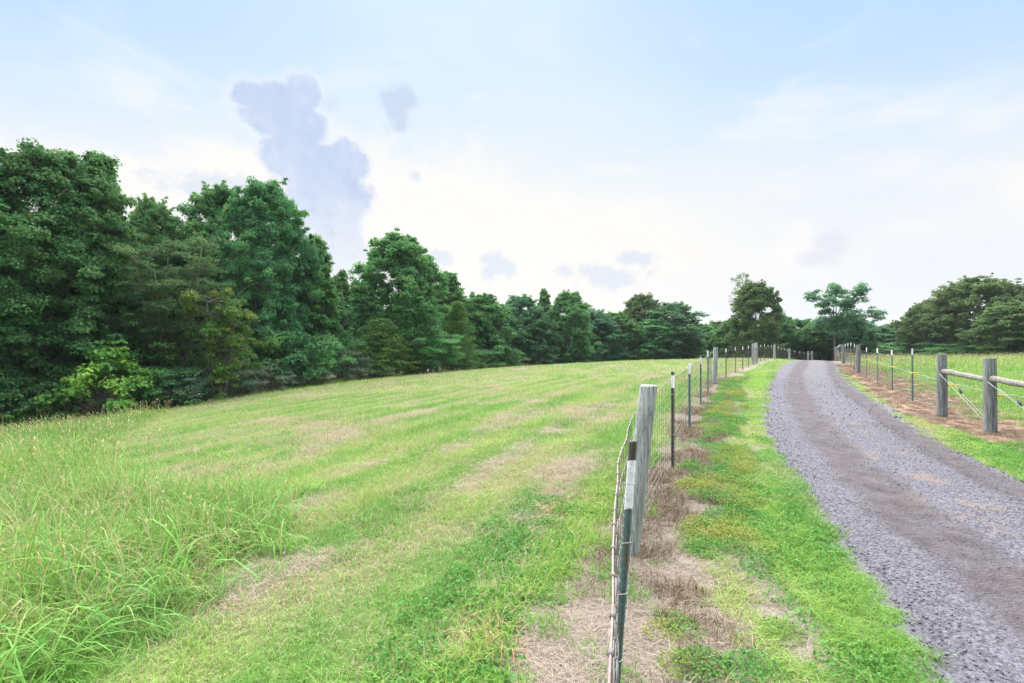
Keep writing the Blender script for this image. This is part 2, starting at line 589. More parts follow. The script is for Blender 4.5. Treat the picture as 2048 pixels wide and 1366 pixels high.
# drive: left and right edges (x, y)
RL = np.array([(-1.2, -9), (0.1, -5), (1.35, 0), (2.12, 2.37), (2.55, 3.2), (2.95, 4.5), (3.42, 6.0), (4.07, 7.7), (4.9, 9.6), (6.75, 13.3), (8.7, 17.1),
               (13.1, 25), (18.0, 33), (23.2, 41.5), (31.5, 55), (42, 70), (56, 90)], float)
RR = np.array([(1.2, -9), (2.6, -5), (4.15, 0), (4.95, 2.4), (5.3, 3.4), (5.72, 4.6), (6.3, 6.15), (7.0, 7.7), (7.9, 9.6), (9.75, 13.1), (11.7, 16.8),
               (16.0, 24.2), (20.9, 32), (26.0, 40.3), (34.2, 53.7), (44.5, 68.5), (58.5, 88.5)], float)
# densify with Catmull-like smoothing
def smooth_line(P, n):
    s = np.r_[0, np.cumsum(np.hypot(*np.diff(P, axis=0).T))]
    t = np.linspace(0, s[-1], n)
    Q = np.c_[np.interp(t, s, P[:, 0]), np.interp(t, s, P[:, 1])]
    for _ in range(14):
        Q[1:-1] = .25 * Q[:-2] + .5 * Q[1:-1] + .25 * Q[2:]
    return Q


NR = 420
RLs, RRs = smooth_line(RL, NR), smooth_line(RR, NR)
RC = (RLs + RRs) / 2
RHW = np.hypot(*(RRs - RLs).T) / 2


def road_off(x, y):
    """distance outside the drive's edge (negative inside) and signed lateral position -1..1"""
    x = np.asarray(x, float); y = np.asarray(y, float)
    off = np.full(x.shape, 50.0)
    lat = np.full(x.shape, 9.0)
    m = (y > -12) & (y < 95) & (np.abs(x - np.interp(y, RC[:, 1], RC[:, 0])) < 7)
    idx = np.nonzero(m.ravel())[0]
    xf, yf = x.ravel(), y.ravel()
    tan = np.gradient(RC, axis=0)
    tan /= np.linalg.norm(tan, axis=1)[:, None]
    for s in range(0, len(idx), 20000):
        k = idx[s:s + 20000]
        d2 = (xf[k, None] - RC[None, :, 0]) ** 2 + (yf[k, None] - RC[None, :, 1]) ** 2
        j = d2.argmin(1)
        sg = (xf[k] - RC[j, 0]) * tan[j, 1] - (yf[k] - RC[j, 1]) * tan[j, 0]
        off.ravel()[k] = np.abs(sg) - RHW[j] * .98
        lat.ravel()[k] = sg / RHW[j]
    return off, lat


# edge of the wood, seen from the field
WOOD = [(-60, 2), (-46, 14), (-36, 21), (-29, 27.5), (-24, 32), (-19.5, 38), (-15, 46), (-9, 56), (-3, 66), (4, 78), (14, 91), (26, 100), (40, 102), (52, 94), (62, 88), (75, 80), (95, 74), (130, 70)]
OPEN_POLY = WOOD + [(130, -60), (-80, -60)]
TALL_PX = [(-500, 905), (-60, 880), (60, 868), (230, 845), (330, 822), (235, 880), (180, 930), (330, 975), (500, 985), (590, 1005), (625, 1060), (560, 1112), (450, 1140), (385, 1200),
           (300, 1262), (165, 1335), (80, 1400), (-300, 1700), (-900, 1700)]
TALL_POLY = [ground_at(px, py) for px, py in TALL_PX]


def regions(x, y):
    """masks of the ground cover"""
    r = {}
    r['off'], r['lat'] = road_off(x, y)
    r['lf'] = dist_poly(LF, x, y, True)
    r['rf'] = dist_poly(RF, x, y, True)
    wd = dist_poly(WOOD, x, y)
    ins = inside(OPEN_POLY, x, y)
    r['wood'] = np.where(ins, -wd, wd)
    jx, jy = x + (fbm(x * 1.3, y * 1.3, 31, 4) - .5) * 1.3, y + (fbm(x * 1.3, y * 1.3, 37, 4) - .5) * 1.3
    tall = inside(TALL_POLY, jx, jy)
    r['strip'] = (r['wood'] < 0) & (r['wood'] > -2.6 - 1.4 * fbm(x * .25, y * .25, 41, 2)) & (x < 12)
    r['tall'] = tall & (r['lf'] < -1.5)
    # dry thatch: patches drawn out along the mowing rows
    a = math.atan2(.9, .45)
    u, v = x * math.cos(a) + y * math.sin(a), -x * math.sin(a) + y * math.cos(a)
    w = fbm(x * .12, y * .12, 55, 2) * 2.2
    th = fbm(u * .42 + w, v * 1.5 + w, 61, 4, .6)
    th2 = fbm(x * 1.1, y * 1.1, 71, 3)
    r['dry'] = np.clip(sstep(.46, .72, th * .6 + th2 * .4) * .66 + .22 + .5 * (fbm(x * .5, y * .5, 79, 3) - .45) + .35 * (fbm(x * 2.6, y * 2.6, 75, 2) - .5), 0, 1)
    r['thatch'] = sstep(.555, .64, th * .65 + th2 * .35)
    rows = .5 + .5 * np.sin(v * 4.2 + 2.5 * fbm(u * .15, v * .3, 87, 2))
    r['hue'] = np.clip(sstep(.30, .70, fbm(x * .45, y * .45, 83, 3) * .65 + rows * .35), 0, 1)
    r['dry'] = np.clip(r['dry'] + (rows - .5) * .26, 0, 1)
    # worn strip under the left fence
    nz = (fbm(x * 1.6, y * 1.6, 91, 3) - .5)
    near = np.clip((y - 1) / 6, 0, 1)
    lw = .80 - .40 * near + nz * .55
    rw = .66 - .18 * near + nz * .8
    r['dirtL'] = np.where(r['lf'] < 0, sstep(lw + .10, lw - .10, -r['lf']), sstep(rw + .12, rw - .12, r['lf'])) * (np.abs(r['lf']) < 3)
    # a second bare ribbon between the weeds and the verge
    rib = np.abs(r['lf'] - (.98 + .12 * np.sin(y * .9)) - nz * .3)
    r['rib'] = sstep(.13, .04, rib) * sstep(.40, .55, fbm(x * .9, y * .9, 97, 2)) * (y < 22)
    sw = 1.65 + nz * 1.1
    r['soilR'] = np.where(r['rf'] < 0, sstep(.85 + nz * .5, .60 + nz * .5, -r['rf']), sstep(sw + .2, sw - .2, r['rf'])) * (np.abs(r['rf']) < 4)
    r['meadow'] = (r['rf'] > .6) & (r['wood'] < 0)
    r['lane'] = (r['lf'] > 0) & (r['rf'] < 0)
    return r


def ground_mesh():
    n = 560
    s = np.linspace(-1, 1, n)
    k = 6.4
    gx = np.sinh(k * s) / np.sinh(k) * 1800 + s * 12 + 2
    s2 = np.linspace(-.82, 1, n)
    gy = np.sinh(k * s2) / np.sinh(k) * 1800 + s2 * 14 + 5
    X, Y = np.meshgrid(gx, gy)
    x, y = X.ravel(), Y.ravel()
    z = terrain(x, y)
    R = regions(x, y)
    z = z - .07 * sstep(-.02, -.30, R['off']) - .012 * R['dirtL']
    V = np.c_[x, y, z]
    i = np.arange(n - 1)[:, None] * n + np.arange(n - 1)[None]
    Q = np.stack([i, i + 1, i + n + 1, i + n], -1).reshape(-1, 4)
    va = {'gravel': sstep(.10, -.04, R['off'] + (fbm(x * 3, y * 3, 23, 2) - .5) * .12), 'dry': R['dry'], 'hue': R['hue'], 'dirtL': np.maximum(R['dirtL'], R['rib']), 'soilR': R['soilR'],
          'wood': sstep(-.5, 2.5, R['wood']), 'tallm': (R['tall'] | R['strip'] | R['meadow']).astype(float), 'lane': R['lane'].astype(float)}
    m, T, out = new_mat('ground')
    g = T.node('ShaderNodeNewGeometry')
    P = g.outputs['Position']
    n1 = T.noise(P, 9.0, 6, .65)
    n2 = T.noise(P, 45.0, 4, .6)
    n3 = T.noise(P, 1.2, 4, .55)
    grass = T.mix(T.ramp(n1, .3, .7), (.060, .100, .026), (.130, .180, .050))
    grass = T.mix(T.math('MULTIPLY', T.attr('hue'), .5), grass, (.15, .18, .055))
    thatch = T.mix(T.ramp(n2, .3, .7), (.11, .09, .06), (.27, .23, .155))
    dryf = T.math('ADD', T.attr('dry'), T.math('MULTIPLY', T.math('SUBTRACT', n1, .5), .8), clamp=True)
    col = T.mix(T.math('MULTIPLY', dryf, .85), grass, thatch)
    col = T.mix(T.attr('tallm'), col, T.mix(n1, (.06, .12, .025), (.14, .20, .05)))
    col = T.mix(T.math('MULTIPLY', T.attr('lane'), .8), col, T.mix(n1, (.055, .095, .024), (.115, .165, .042)))
    dirt = T.mix(T.ramp(n2, .3, .7), (.135, .112, .098), (.285, .245, .215))
    dirt = T.mix(T.ramp(n3, .45, .7, 0, .6), dirt, (.13, .098, .080))
    col = T.mix(T.attr('dirtL'), col, dirt)
    soil = T.mix(T.ramp(n2, .3, .7), (.14, .088, .064), (.29, .195, .140))
    soil = T.mix(T.ramp(n3, .45, .65), soil, (.105, .078, .062))
    col = T.mix(T.attr('soilR'), col, soil)
    col = T.mix(T.attr('gravel'), col, T.mix(T.ramp(n2, .3, .7), (.07, .068, .08), (.15, .148, .175)))
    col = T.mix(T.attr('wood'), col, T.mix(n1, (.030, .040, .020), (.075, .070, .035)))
    hgt = T.math('ADD', n1, T.math('MULTIPLY', n2, .5))
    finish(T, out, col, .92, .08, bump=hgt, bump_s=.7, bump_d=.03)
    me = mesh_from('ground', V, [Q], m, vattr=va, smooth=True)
    obj('ground', me, kind='structure', label='rolling field ground falling away to the wood on the left')


ground_mesh()


def road_z(x, y, lat):
    e = np.abs(lat)
    z = terrain(x, y, False) + .035 * (1 - e ** 2) + (fbm(x * 1.1, y * 1.1, 13, 3) - .5) * .03
    z = z - .022 * np.exp(-((lat + .36) / .2) ** 2) - .022 * np.exp(-((lat - .70) / .15) ** 2)
    return z - .11 * sstep(.93, 1.12, e)


def road_mesh():
    nc = 37
    lat = np.linspace(-1.13, 1.13, nc)
    t = np.linspace(0, NR - 1, 1100)
    C = np.c_[np.interp(t, np.arange(NR), RC[:, 0]), np.interp(t, np.arange(NR), RC[:, 1])]
    A = np.c_[np.interp(t, np.arange(NR), RRs[:, 0]), np.interp(t, np.arange(NR), RRs[:, 1])] - C
    X = C[:, 0:1] + A[:, 0:1] * lat[None]
    Y = C[:, 1:2] + A[:, 1:2] * lat[None]
    L = np.broadcast_to(lat[None], X.shape)
    edge = (fbm(X * 1.5, Y * 1.5, 21, 4) - .5) * .22
    Z = road_z(X, Y, L + np.sign(L) * edge * sstep(.7, 1.0, np.abs(L)))
    V = np.c_[X.ravel(), Y.ravel(), Z.ravel()]
    n, mcol = X.shape
    i = np.arange(n - 1)[:, None] * mcol + np.arange(mcol - 1)[None]
    Q = np.stack([i, i + 1, i + mcol + 1, i + mcol], -1).reshape(-1, 4)
    m, T, out = new_mat('gravel')
    g = T.node('ShaderNodeNewGeometry')
    P = g.outputs['Position']
    la = T.attr('lat')
    vo = T.node('ShaderNodeTexVoronoi', feature='F1')
    T.put(vo.inputs['Vector'], P); vo.inputs['Scale'].default_value = 42.0
    vo2 = T.node('ShaderNodeTexVoronoi', feature='F1')
    T.put(vo2.inputs['Vector'], P); vo2.inputs['Scale'].default_value = 110.0
    rnd = T.node('ShaderNodeSeparateColor')
    T.l.new(vo.outputs['Color'], rnd.inputs[0])
    n3 = T.noise(P, .9, 4, .55)
    n4 = T.noise(P, 6.0, 5, .6)
    n5 = T.noise(P, 2.2, 5, .65)
    st = T.mix(rnd.outputs[0], (.060, .059, .074), (.145, .143, .178))
    fine = T.mix(T.ramp(n4, .3, .7), (.048, .039, .042), (.088, .074, .082))
    e = T.math('ABSOLUTE', la)
    tr = T.math('MAXIMUM', T.math('SUBTRACT', 1.0, T.math('MULTIPLY', T.math('ABSOLUTE', T.math('SUBTRACT', la, -.36)), 2.6)), T.math('SUBTRACT', 1.0, T.math('MULTIPLY', T.math('ABSOLUTE', T.math('SUBTRACT', la, .74)), 3.8)), clamp=True)
    trk = T.ramp(T.math('ADD', tr, T.math('MULTIPLY', T.math('SUBTRACT', n3, .5), 1.1)), .12, .66, 0, .9)
    trk = T.math('MULTIPLY', trk, T.ramp(n5, .25, .6, .35, 1.0))
    col = T.mix(trk, st, fine)
    tanm = T.math('MULTIPLY', T.ramp(n5, .50, .68), T.ramp(T.math('ABSOLUTE', T.math('SUBTRACT', la, .14)), .42, .10))
    col = T.mix(T.math('MULTIPLY', tanm, .62), col, (.20, .15, .115))
    shade = T.ramp(vo.outputs['Distance'], .25, .75, 1.0, .55)
    h = T.math('ADD', T.math('MULTIPLY', vo.outputs['Distance'], -1.0), T.math('MULTIPLY', vo2.outputs['Distance'], -.4))
    finish(T, out, col, .9, .15, bump=h, bump_s=.75, bump_d=.022)
    me = mesh_from('gravel_road', V, [Q], m, vattr={'lat': L.ravel()}, smooth=True)
    obj('gravel_road', me, kind='structure', label='grey gravel farm drive curving over the rise between the two fences')


road_mesh()

# ------------------------------------------------------------------ trees
def leaf_quads(P, N, size, rng, aspect=.72, droop=.12):
    n = len(P)
    N = N / (np.linalg.norm(N, axis=1)[:, None] + 1e-9)
    r = rng.normal(size=(n, 3))
    U = np.cross(N, r)
    U /= np.linalg.norm(U, axis=1)[:, None] + 1e-9
    W = np.cross(N, U)
    s = (size * rng.uniform(.6, 1.25, n))[:, None]
    tip = P + U * s * .55
    tip[:, 2] -= droop * s[:, 0]
    a = P - U * s * .45
    b = P + W * s * aspect * .5 + N * s * .08 - U * s * .05
    c = P - W * s * aspect * .5 + N * s * .08 - U * s * .05
    V = np.stack([a, b, tip, c], 1).reshape(-1, 3)
    F = np.arange(4 * n).reshape(-1, 4)
    return V, F


def clump_leaves(C, RCL, per, size, rng, flat=.62, up=.40, rnd=.9, aspect=.72, shell=.45):
    """leaves spread through ellipsoidal clumps"""
    n = len(C)
    k = np.maximum(5, (per * (RCL / np.median(RCL)) ** 1.8).astype(int))
    idx = np.repeat(np.arange(n), k)
    D = rng.normal(size=(len(idx), 3))
    D /= np.linalg.norm(D, axis=1)[:, None]
    D[:, 2] = np.where(D[:, 2] < -.3, -D[:, 2] * .6, D[:, 2])
    rad = rng.uniform(0, 1, len(idx)) ** shell
    off = D * rad[:, None] * RCL[idx, None]
    off[:, 2] *= flat
    P = C[idx] + off
    N = D * .75 + np.array([0, 0, up]) + rng.normal(size=D.shape) * rnd * .5
    V, F = leaf_quads(P, N, size, rng, aspect)
    return V, F, idx


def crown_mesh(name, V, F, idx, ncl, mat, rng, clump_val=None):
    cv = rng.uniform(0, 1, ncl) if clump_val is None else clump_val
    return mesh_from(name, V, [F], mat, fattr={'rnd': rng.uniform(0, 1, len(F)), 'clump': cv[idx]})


def bez(a, b, c, n):
    t = np.linspace(0, 1, n)[:, None]
    return (1 - t) ** 2 * a + 2 * t * (1 - t) * b + t ** 2 * c


PROF = {
    'poplar': ([0, .12, .3, .5, .7, .85, .95, 1], [.72, .95, 1, .98, .88, .68, .42, .15]),
    'slim': ([0, .15, .4, .7, .9, 1], [.8, 1, .9, .6, .28, .06]),
    'oak': ([0, .2, .5, .75, .92, 1], [.75, 1, 1, .85, .55, .2]),
    'round': ([0, .2, .5, .8, 1], [.6, .95, 1, .75, .25]),
}


def make_tree(name, seed, H, R, base, prof, n_limb, per, leaf, mat, barkm, clump_r=.8, extra=3, lean=0.0, rise=.35, open_=0.0, flat=.85, shell=230, sprigs=120):
    rng = np.random.default_rng(seed)
    g = Geo()
    zt = np.linspace(0, H * .95, 9)
    tx = np.cumsum(rng.normal(0, .018 * H / 9, 9)) + lean * zt / H
    ty = np.cumsum(rng.normal(0, .018 * H / 9, 9))
    tx -= tx[0]; ty -= ty[0]
    r0 = .012 * H + .04
    TR = np.c_[tx, ty, zt]
    TR[0, 2] = -.5
    rad = r0 * (1 - .88 * (zt / zt[-1]) ** .9)
    rad[0] *= 1.35
    g.tube(TR, rad, 8)
    tp = lambda z: np.array([np.interp(z, zt, tx), np.interp(z, zt, ty), z])
    C, RCL = [], []
    for i in range(n_limb):
        t = (i + rng.uniform(.1, .9)) / n_limb
        az = i * 2.39996 + rng.normal(0, .35)
        z = H * (base + (1 - base) * t * .97)
        L = R * np.interp(t, *PROF[prof]) * rng.uniform(.68, 1.12)
        slope = rise + .75 * t
        s = tp(max(.12 * H, min(z - L * slope * .8, H * .9)))
        o = np.array([math.cos(az), math.sin(az), 0])
        e = tp(min(z, H * .95)) * np.array([1, 1, 0]) + o * L + np.array([0, 0, z])
        mid = (s + e) / 2 + np.array([0, 0, L * .10]) + rng.normal(0, .06, 3) * L
        br = bez(s, mid, e, 5)
        rr = max(.016, .30 * np.interp(s[2], zt, rad))
        g.tube(br, np.linspace(rr, .012, 5), 5, False)
        side = np.array([-o[1], o[0], 0])
        for q in np.linspace(.40 + .3 * open_, 1.0, 5):
            if rng.uniform() < open_ * .45:
                continue
            c = bez(s, mid, e, 21)[int(q * 20)]
            c = c + side * rng.normal(0, .20) * L + np.array([0, 0, rng.normal(.05, .10) * L])
            C.append(c); RCL.append(clump_r * rng.uniform(.65, 1.15))
        for _ in range(extra):
            c = e + rng.normal(0, .34, 3) * np.array([1, 1, .7]) * clump_r * 1.7
            C.append(c); RCL.append(clump_r * rng.uniform(.45, .95))
            b = br[3]
            g.tube(bez(b, (b + c) / 2 + rng.normal(0, .08, 3), c, 4), np.linspace(rr * .45 + .006, .006, 4), 4, False)
    if open_ < .5:
        ph = rng.uniform(0, 6.28, 6)
        for i in range(shell):
            t = rng.uniform(0, 1) ** .85
            az = rng.uniform(0, 6.283)
            lump = 1 + .16 * math.sin(3 * az + 7 * t + ph[0]) + .12 * math.sin(5 * az - 13 * t + ph[1]) + .08 * math.sin(2 * az + 21 * t + ph[2])
            r = R * np.interp(t, *PROF[prof]) * lump * rng.uniform(.70, 1.0)
            z = H * (base * .5 + (1 - base * .5) * t * .96)
            C.append(tp(min(z, H * .95)) * np.array([1, 1, 0]) + np.array([r * math.cos(az), r * math.sin(az), z]))
            RCL.append(clump_r * rng.uniform(.6, 1.2))
        for i in range(sprigs):      # leafy shoots that break the outline
            t = 1 - rng.uniform(0, 1) ** 1.6 * .9
            az = rng.uniform(0, 6.283)
            lump = 1 + .16 * math.sin(3 * az + 7 * t + ph[0]) + .12 * math.sin(5 * az - 13 * t + ph[1]) + .08 * math.sin(2 * az + 21 * t + ph[2])
            r = R * np.interp(t, *PROF[prof]) * lump
            z = H * (base * .5 + (1 - base * .5) * t * .96)
            o = np.array([math.cos(az), math.sin(az), 0])
            b = tp(min(z, H * .95)) * np.array([1, 1, 0]) + o * r * .92 + np.array([0, 0, z])
            dv = o * rng.uniform(.15, .9) + np.array([0, 0, rng.uniform(.35, 1.1)])
            L = clump_r * rng.uniform(.5, 1.25)
            g.tube([tp(min(z * .93, H * .93)), b, b + dv * L], [.018, .013, .004], 4, False)
            for q in (.35, .7, 1.0):
                C.append(b + dv * L * q + rng.normal(0, .06, 3)); RCL.append(clump_r * rng.uniform(.30, .50) * (1.25 - .4 * q))
    top = tp(H * .95)
    for q in range(5):
        C.append(top + np.array([rng.normal(0, .10 * R), rng.normal(0, .10 * R), rng.uniform(-.05, .035) * H]))
        RCL.append(clump_r * rng.uniform(.45, .75))
    C, RCL = np.array(C), np.array(RCL)
    V, F, idx = clump_leaves(C, RCL, per, leaf, rng, flat)
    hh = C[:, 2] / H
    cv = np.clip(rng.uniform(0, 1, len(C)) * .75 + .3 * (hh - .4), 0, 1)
    return {'trunk': g.mesh(name + '_trunk', barkm), 'crown': crown_mesh(name + '_crown', V, F, idx, len(C), mat, rng, cv), 'H': H, 'R': R}


def make_lobed(name, seed, H, lobes, mat, barkm, leaf=.28):
    """open crown of separate leafy lobes on crooked limbs"""
    rng = np.random.default_rng(seed)
    g = Geo()
    fork = np.array([.2, 0, H * .52])
    g.tube([(0, 0, -.4), (.15, .05, H * .25), fork], [.24, .19, .15], 8)
    C, D = [], []
    for lx, lz, lr in lobes:
        c0 = np.array([lx, rng.normal(0, 1.3), lz])
        st = fork if lz > H * .62 else np.array([.15, .05, H * rng.uniform(.34, .48)])
        mid = (st + c0) / 2 + rng.normal(0, .35, 3)
        g.tube(bez(st, mid, c0, 7), np.linspace(.10, .025, 7), 5, False)
        for _ in range(16):
            o = rng.normal(0, 1, 3); o /= np.linalg.norm(o)
            c = c0 + o * lr * rng.uniform(.35, 1.0) * np.array([.9, .9, 1.05])
            g.tube([c0 - (c0 - mid) * .25, (c0 + c) / 2, c], [.03, .02, .008], 4, False)
            C.append(c); D.append(lr * rng.uniform(.32, .58))
    C, D = np.array(C), np.array(D)
    V, F, idx = clump_leaves(C, D, 62, leaf, rng, .85)
    return {'trunk': g.mesh(name + '_trunk', barkm), 'crown': crown_mesh(name + '_crown', V, F, idx, len(C), mat, rng), 'H': H, 'R': 4.8}


def make_cedar(name, seed, H, R, mat, barkm):
    rng = np.random.default_rng(seed)
    g = Geo()
    g.tube([(0, 0, -.4), (0, 0, H * .5), (.05, 0, H * .97)], [.014 * H + .03, .008 * H, .01], 7)
    C, D = [], []
    for i in range(150):
        t = (i + rng.uniform()) / 150
        az = i * 2.39996 + rng.normal(0, .3)
        L = R * (1 - t) ** .75 * rng.uniform(.7, 1.12) + .12
        z = H * (.03 + .95 * t)
        o = np.array([math.cos(az), math.sin(az), 0])
        e = o * L + np.array([0, 0, z + L * .28])
        g.tube([(0, 0, z - L * .2), o * L * .5 + np.array([0, 0, z - .02]), e], [.022, .014, .005], 4, False)
        for q in (.45, .65, .85, 1.0):
            C.append(o * L * q + np.array([0, 0, z + L * .28 * q ** 2]) + rng.normal(0, .07 * R, 3)); D.append(.20 * R * rng.uniform(.7, 1.2))
    C, D = np.array(C), np.array(D)
    V, F, idx = clump_leaves(C, D, 60, .15, rng, .8, .2, 1.2, .34)
    return {'trunk': g.mesh(name + '_trunk', barkm), 'crown': crown_mesh(name + '_crown', V, F, idx, len(C), mat, rng), 'H': H, 'R': R}


def make_umbrella(name, seed, H, R, mat, barkm):
    """slender leaning stems carrying flat tiers of foliage"""
    rng = np.random.default_rng(seed)
    g = Geo()
    C, D = [], []
    for s in range(9):
        az = s * 2.39996
        r = R * math.sqrt((s + .5) / 9) * .8
        b = np.array([r * .35 * math.cos(az), r * .35 * math.sin(az), -.4])
        e = np.array([r * math.cos(az), r * math.sin(az), H * rng.uniform(.68, .93)])
        m_ = (b + e) / 2 + rng.normal(0, .05 * H, 3) * np.array([1, 1, .3])
        P = bez(b, m_, e, 8)
        g.tube(P, np.linspace(.075, .025, 8), 6)
        for q in range(20):
            a2 = rng.uniform(0, 6.28)
            L = R * rng.uniform(.14, .46)
            st = P[rng.integers(3, 8)]
            c = st + np.array([math.cos(a2) * L, math.sin(a2) * L, L * rng.uniform(.1, .55)])
            g.tube(bez(st, (st + c) / 2 + np.array([0, 0, -.1]), c, 4), np.linspace(.028, .008, 4), 4, False)
            C.append(c); D.append(rng.uniform(.5, 1.0))
            C.append((st + c) / 2 + rng.normal(0, .15, 3)); D.append(rng.uniform(.4, .7))
    C, D = np.array(C), np.array(D)
    V, F, idx = clump_leaves(C, D, 95, .17, rng, .42, .8, .7, .55)
    return {'trunk': g.mesh(name + '_trunk', barkm), 'crown': crown_mesh(name + '_crown', V, F, idx, len(C), mat, rng), 'H': H, 'R': R}


def make_tangle(name, seed, H, R, mat, barkm):
    """small half-dead tree hung with vines"""
    rng = np.random.default_rng(seed)
    g = Geo()
    C, D = [], []
    for s in range(3):
        az = s * 2.1 + .4
        b = np.array([.25 * math.cos(az), .25 * math.sin(az), -.4])
        e = np.array([R * .35 * math.cos(az), R * .35 * math.sin(az), H * rng.uniform(.75, .97)])
        P = bez(b, (b + e) / 2 + rng.normal(0, .3, 3), e, 9)
        g.tube(P, np.linspace(.10, .025, 9), 6)
        for q in range(22):
            k = rng.integers(3, 9)
            a2 = rng.uniform(0, 6.28)
            L = R * rng.uniform(.35, .95)
            c = P[k] + np.array([math.cos(a2) * L, math.sin(a2) * L, rng.uniform(-.6, .5) * L])
            mid = (P[k] + c) / 2 + np.array([0, 0, rng.uniform(.1, .4) * L])
            g.tube(bez(P[k], mid, c, 7), np.linspace(.032, .006, 7), 4, False)
            if rng.uniform() < .72:
                C.append(c); D.append(rng.uniform(.30, .65))
            if rng.uniform() < .5:
                C.append(mid); D.append(rng.uniform(.25, .5))
            if rng.uniform() < .35:
                v = np.array([c + np.array([rng.normal(0, .1), rng.normal(0, .1), -w * rng.uniform(.8, 1.2)]) for w in np.linspace(0, min(2.2, c[2] * .7), 6)])
                g.tube(v, .007, 3, False)
                for w in v[1::2]:
                    C.append(w); D.append(rng.uniform(.18, .36))
    C, D = np.array(C), np.array(D)
    V, F, idx = clump_leaves(C, D, 120, .15, rng, .8, .3, 1.0, .8)
    return {'trunk': g.mesh(name + '_trunk', barkm), 'crown': crown_mesh(name + '_crown', V, F, idx, len(C), mat, rng), 'H': H, 'R': R}


def make_twiggy(name, seed, H, R, mat, barkm):
    """nearly bare tree: fine ascending twigs with few leaves"""
    rng = np.random.default_rng(seed)
    g = Geo()
    tips = []
    g.tube([(0, 0, -.4), (.1, 0, H * .35), (0, .1, H * .7), (0, 0, H)], [.17, .13, .07, .015], 7)
    def grow(p, d, L, r, lev):
        e = p + d * L
        g.tube(bez(p, (p + e) / 2 + rng.normal(0, .06, 3) * L, e, 4), np.linspace(r, r * .45, 4), 4, False)
        if lev == 0:
            tips.append(e); return
        for _ in range(4 if lev > 1 else 3):
            nd = d + rng.normal(0, .48, 3) + np.array([0, 0, .18])
            grow(p + d * L * rng.uniform(.5, 1), nd / np.linalg.norm(nd), L * rng.uniform(.5, .72), r * .5, lev - 1)
    for i in range(15):
        az = i * 2.39996
        t = i / 15
        d = np.array([math.cos(az) * .8, math.sin(az) * .8, .75 + t * .6])
        grow(np.array([0, 0, H * (.42 + .5 * t)]), d / np.linalg.norm(d), R * (.62 - .25 * t), .05, 3)
    C = np.array(tips)
    D = np.full(len(C), .22)
    V, F, idx = clump_leaves(C, D, 4, .14, rng, .8, .3, 1.0, .5)
    return {'trunk': g.mesh(name + '_trunk', barkm), 'crown': crown_mesh(name + '_crown', V, F, idx, len(C), mat, rng), 'H': H, 'R': R}


def make_shrub(name, seed, H, R, per, leaf, mat, barkm, n=60, aspect=.6, spiky=0.0):
    rng = np.random.default_rng(seed)
    g = Geo()
    C, D = [], []
    for i in range(n):
        t = math.sqrt((i + .5) / n)
        az = i * 2.39996 + rng.normal(0, .3)
        r = R * t * rng.uniform(.75, 1.05)
        z = H * (rng.uniform(.12, .98) ** .8) * (1 - .45 * t ** 2)
        z = max(z, .10 * H)
        c = np.array([r * math.cos(az), r * math.sin(az), z])
        b = np.array([c[0] * .12, c[1] * .12, -.2])
        g.tube(bez(b, np.array([c[0] * .4, c[1] * .4, z * .7]), c, 5), np.linspace(.028, .007, 5), 4, False)
        C.append(c); D.append(.24 * R * rng.uniform(.7, 1.25))
    for i in range(int(spiky)):
        az = rng.uniform(0, 6.28); r = R * rng.uniform(0, .45)
        for q in range(4):
            C.append(np.array([r * math.cos(az), r * math.sin(az), H * (.75 + .09 * q)])); D.append(.16 * R * (1 - .15 * q))
    C, D = np.array(C), np.array(D)
    V, F, idx = clump_leaves(C, D, per, leaf, rng, .7, .45, .8, aspect)
    return {'trunk': g.mesh(name + '_stems', barkm), 'crown': crown_mesh(name + '_foliage', V, F, idx, len(C), mat, rng), 'H': H, 'R': R}


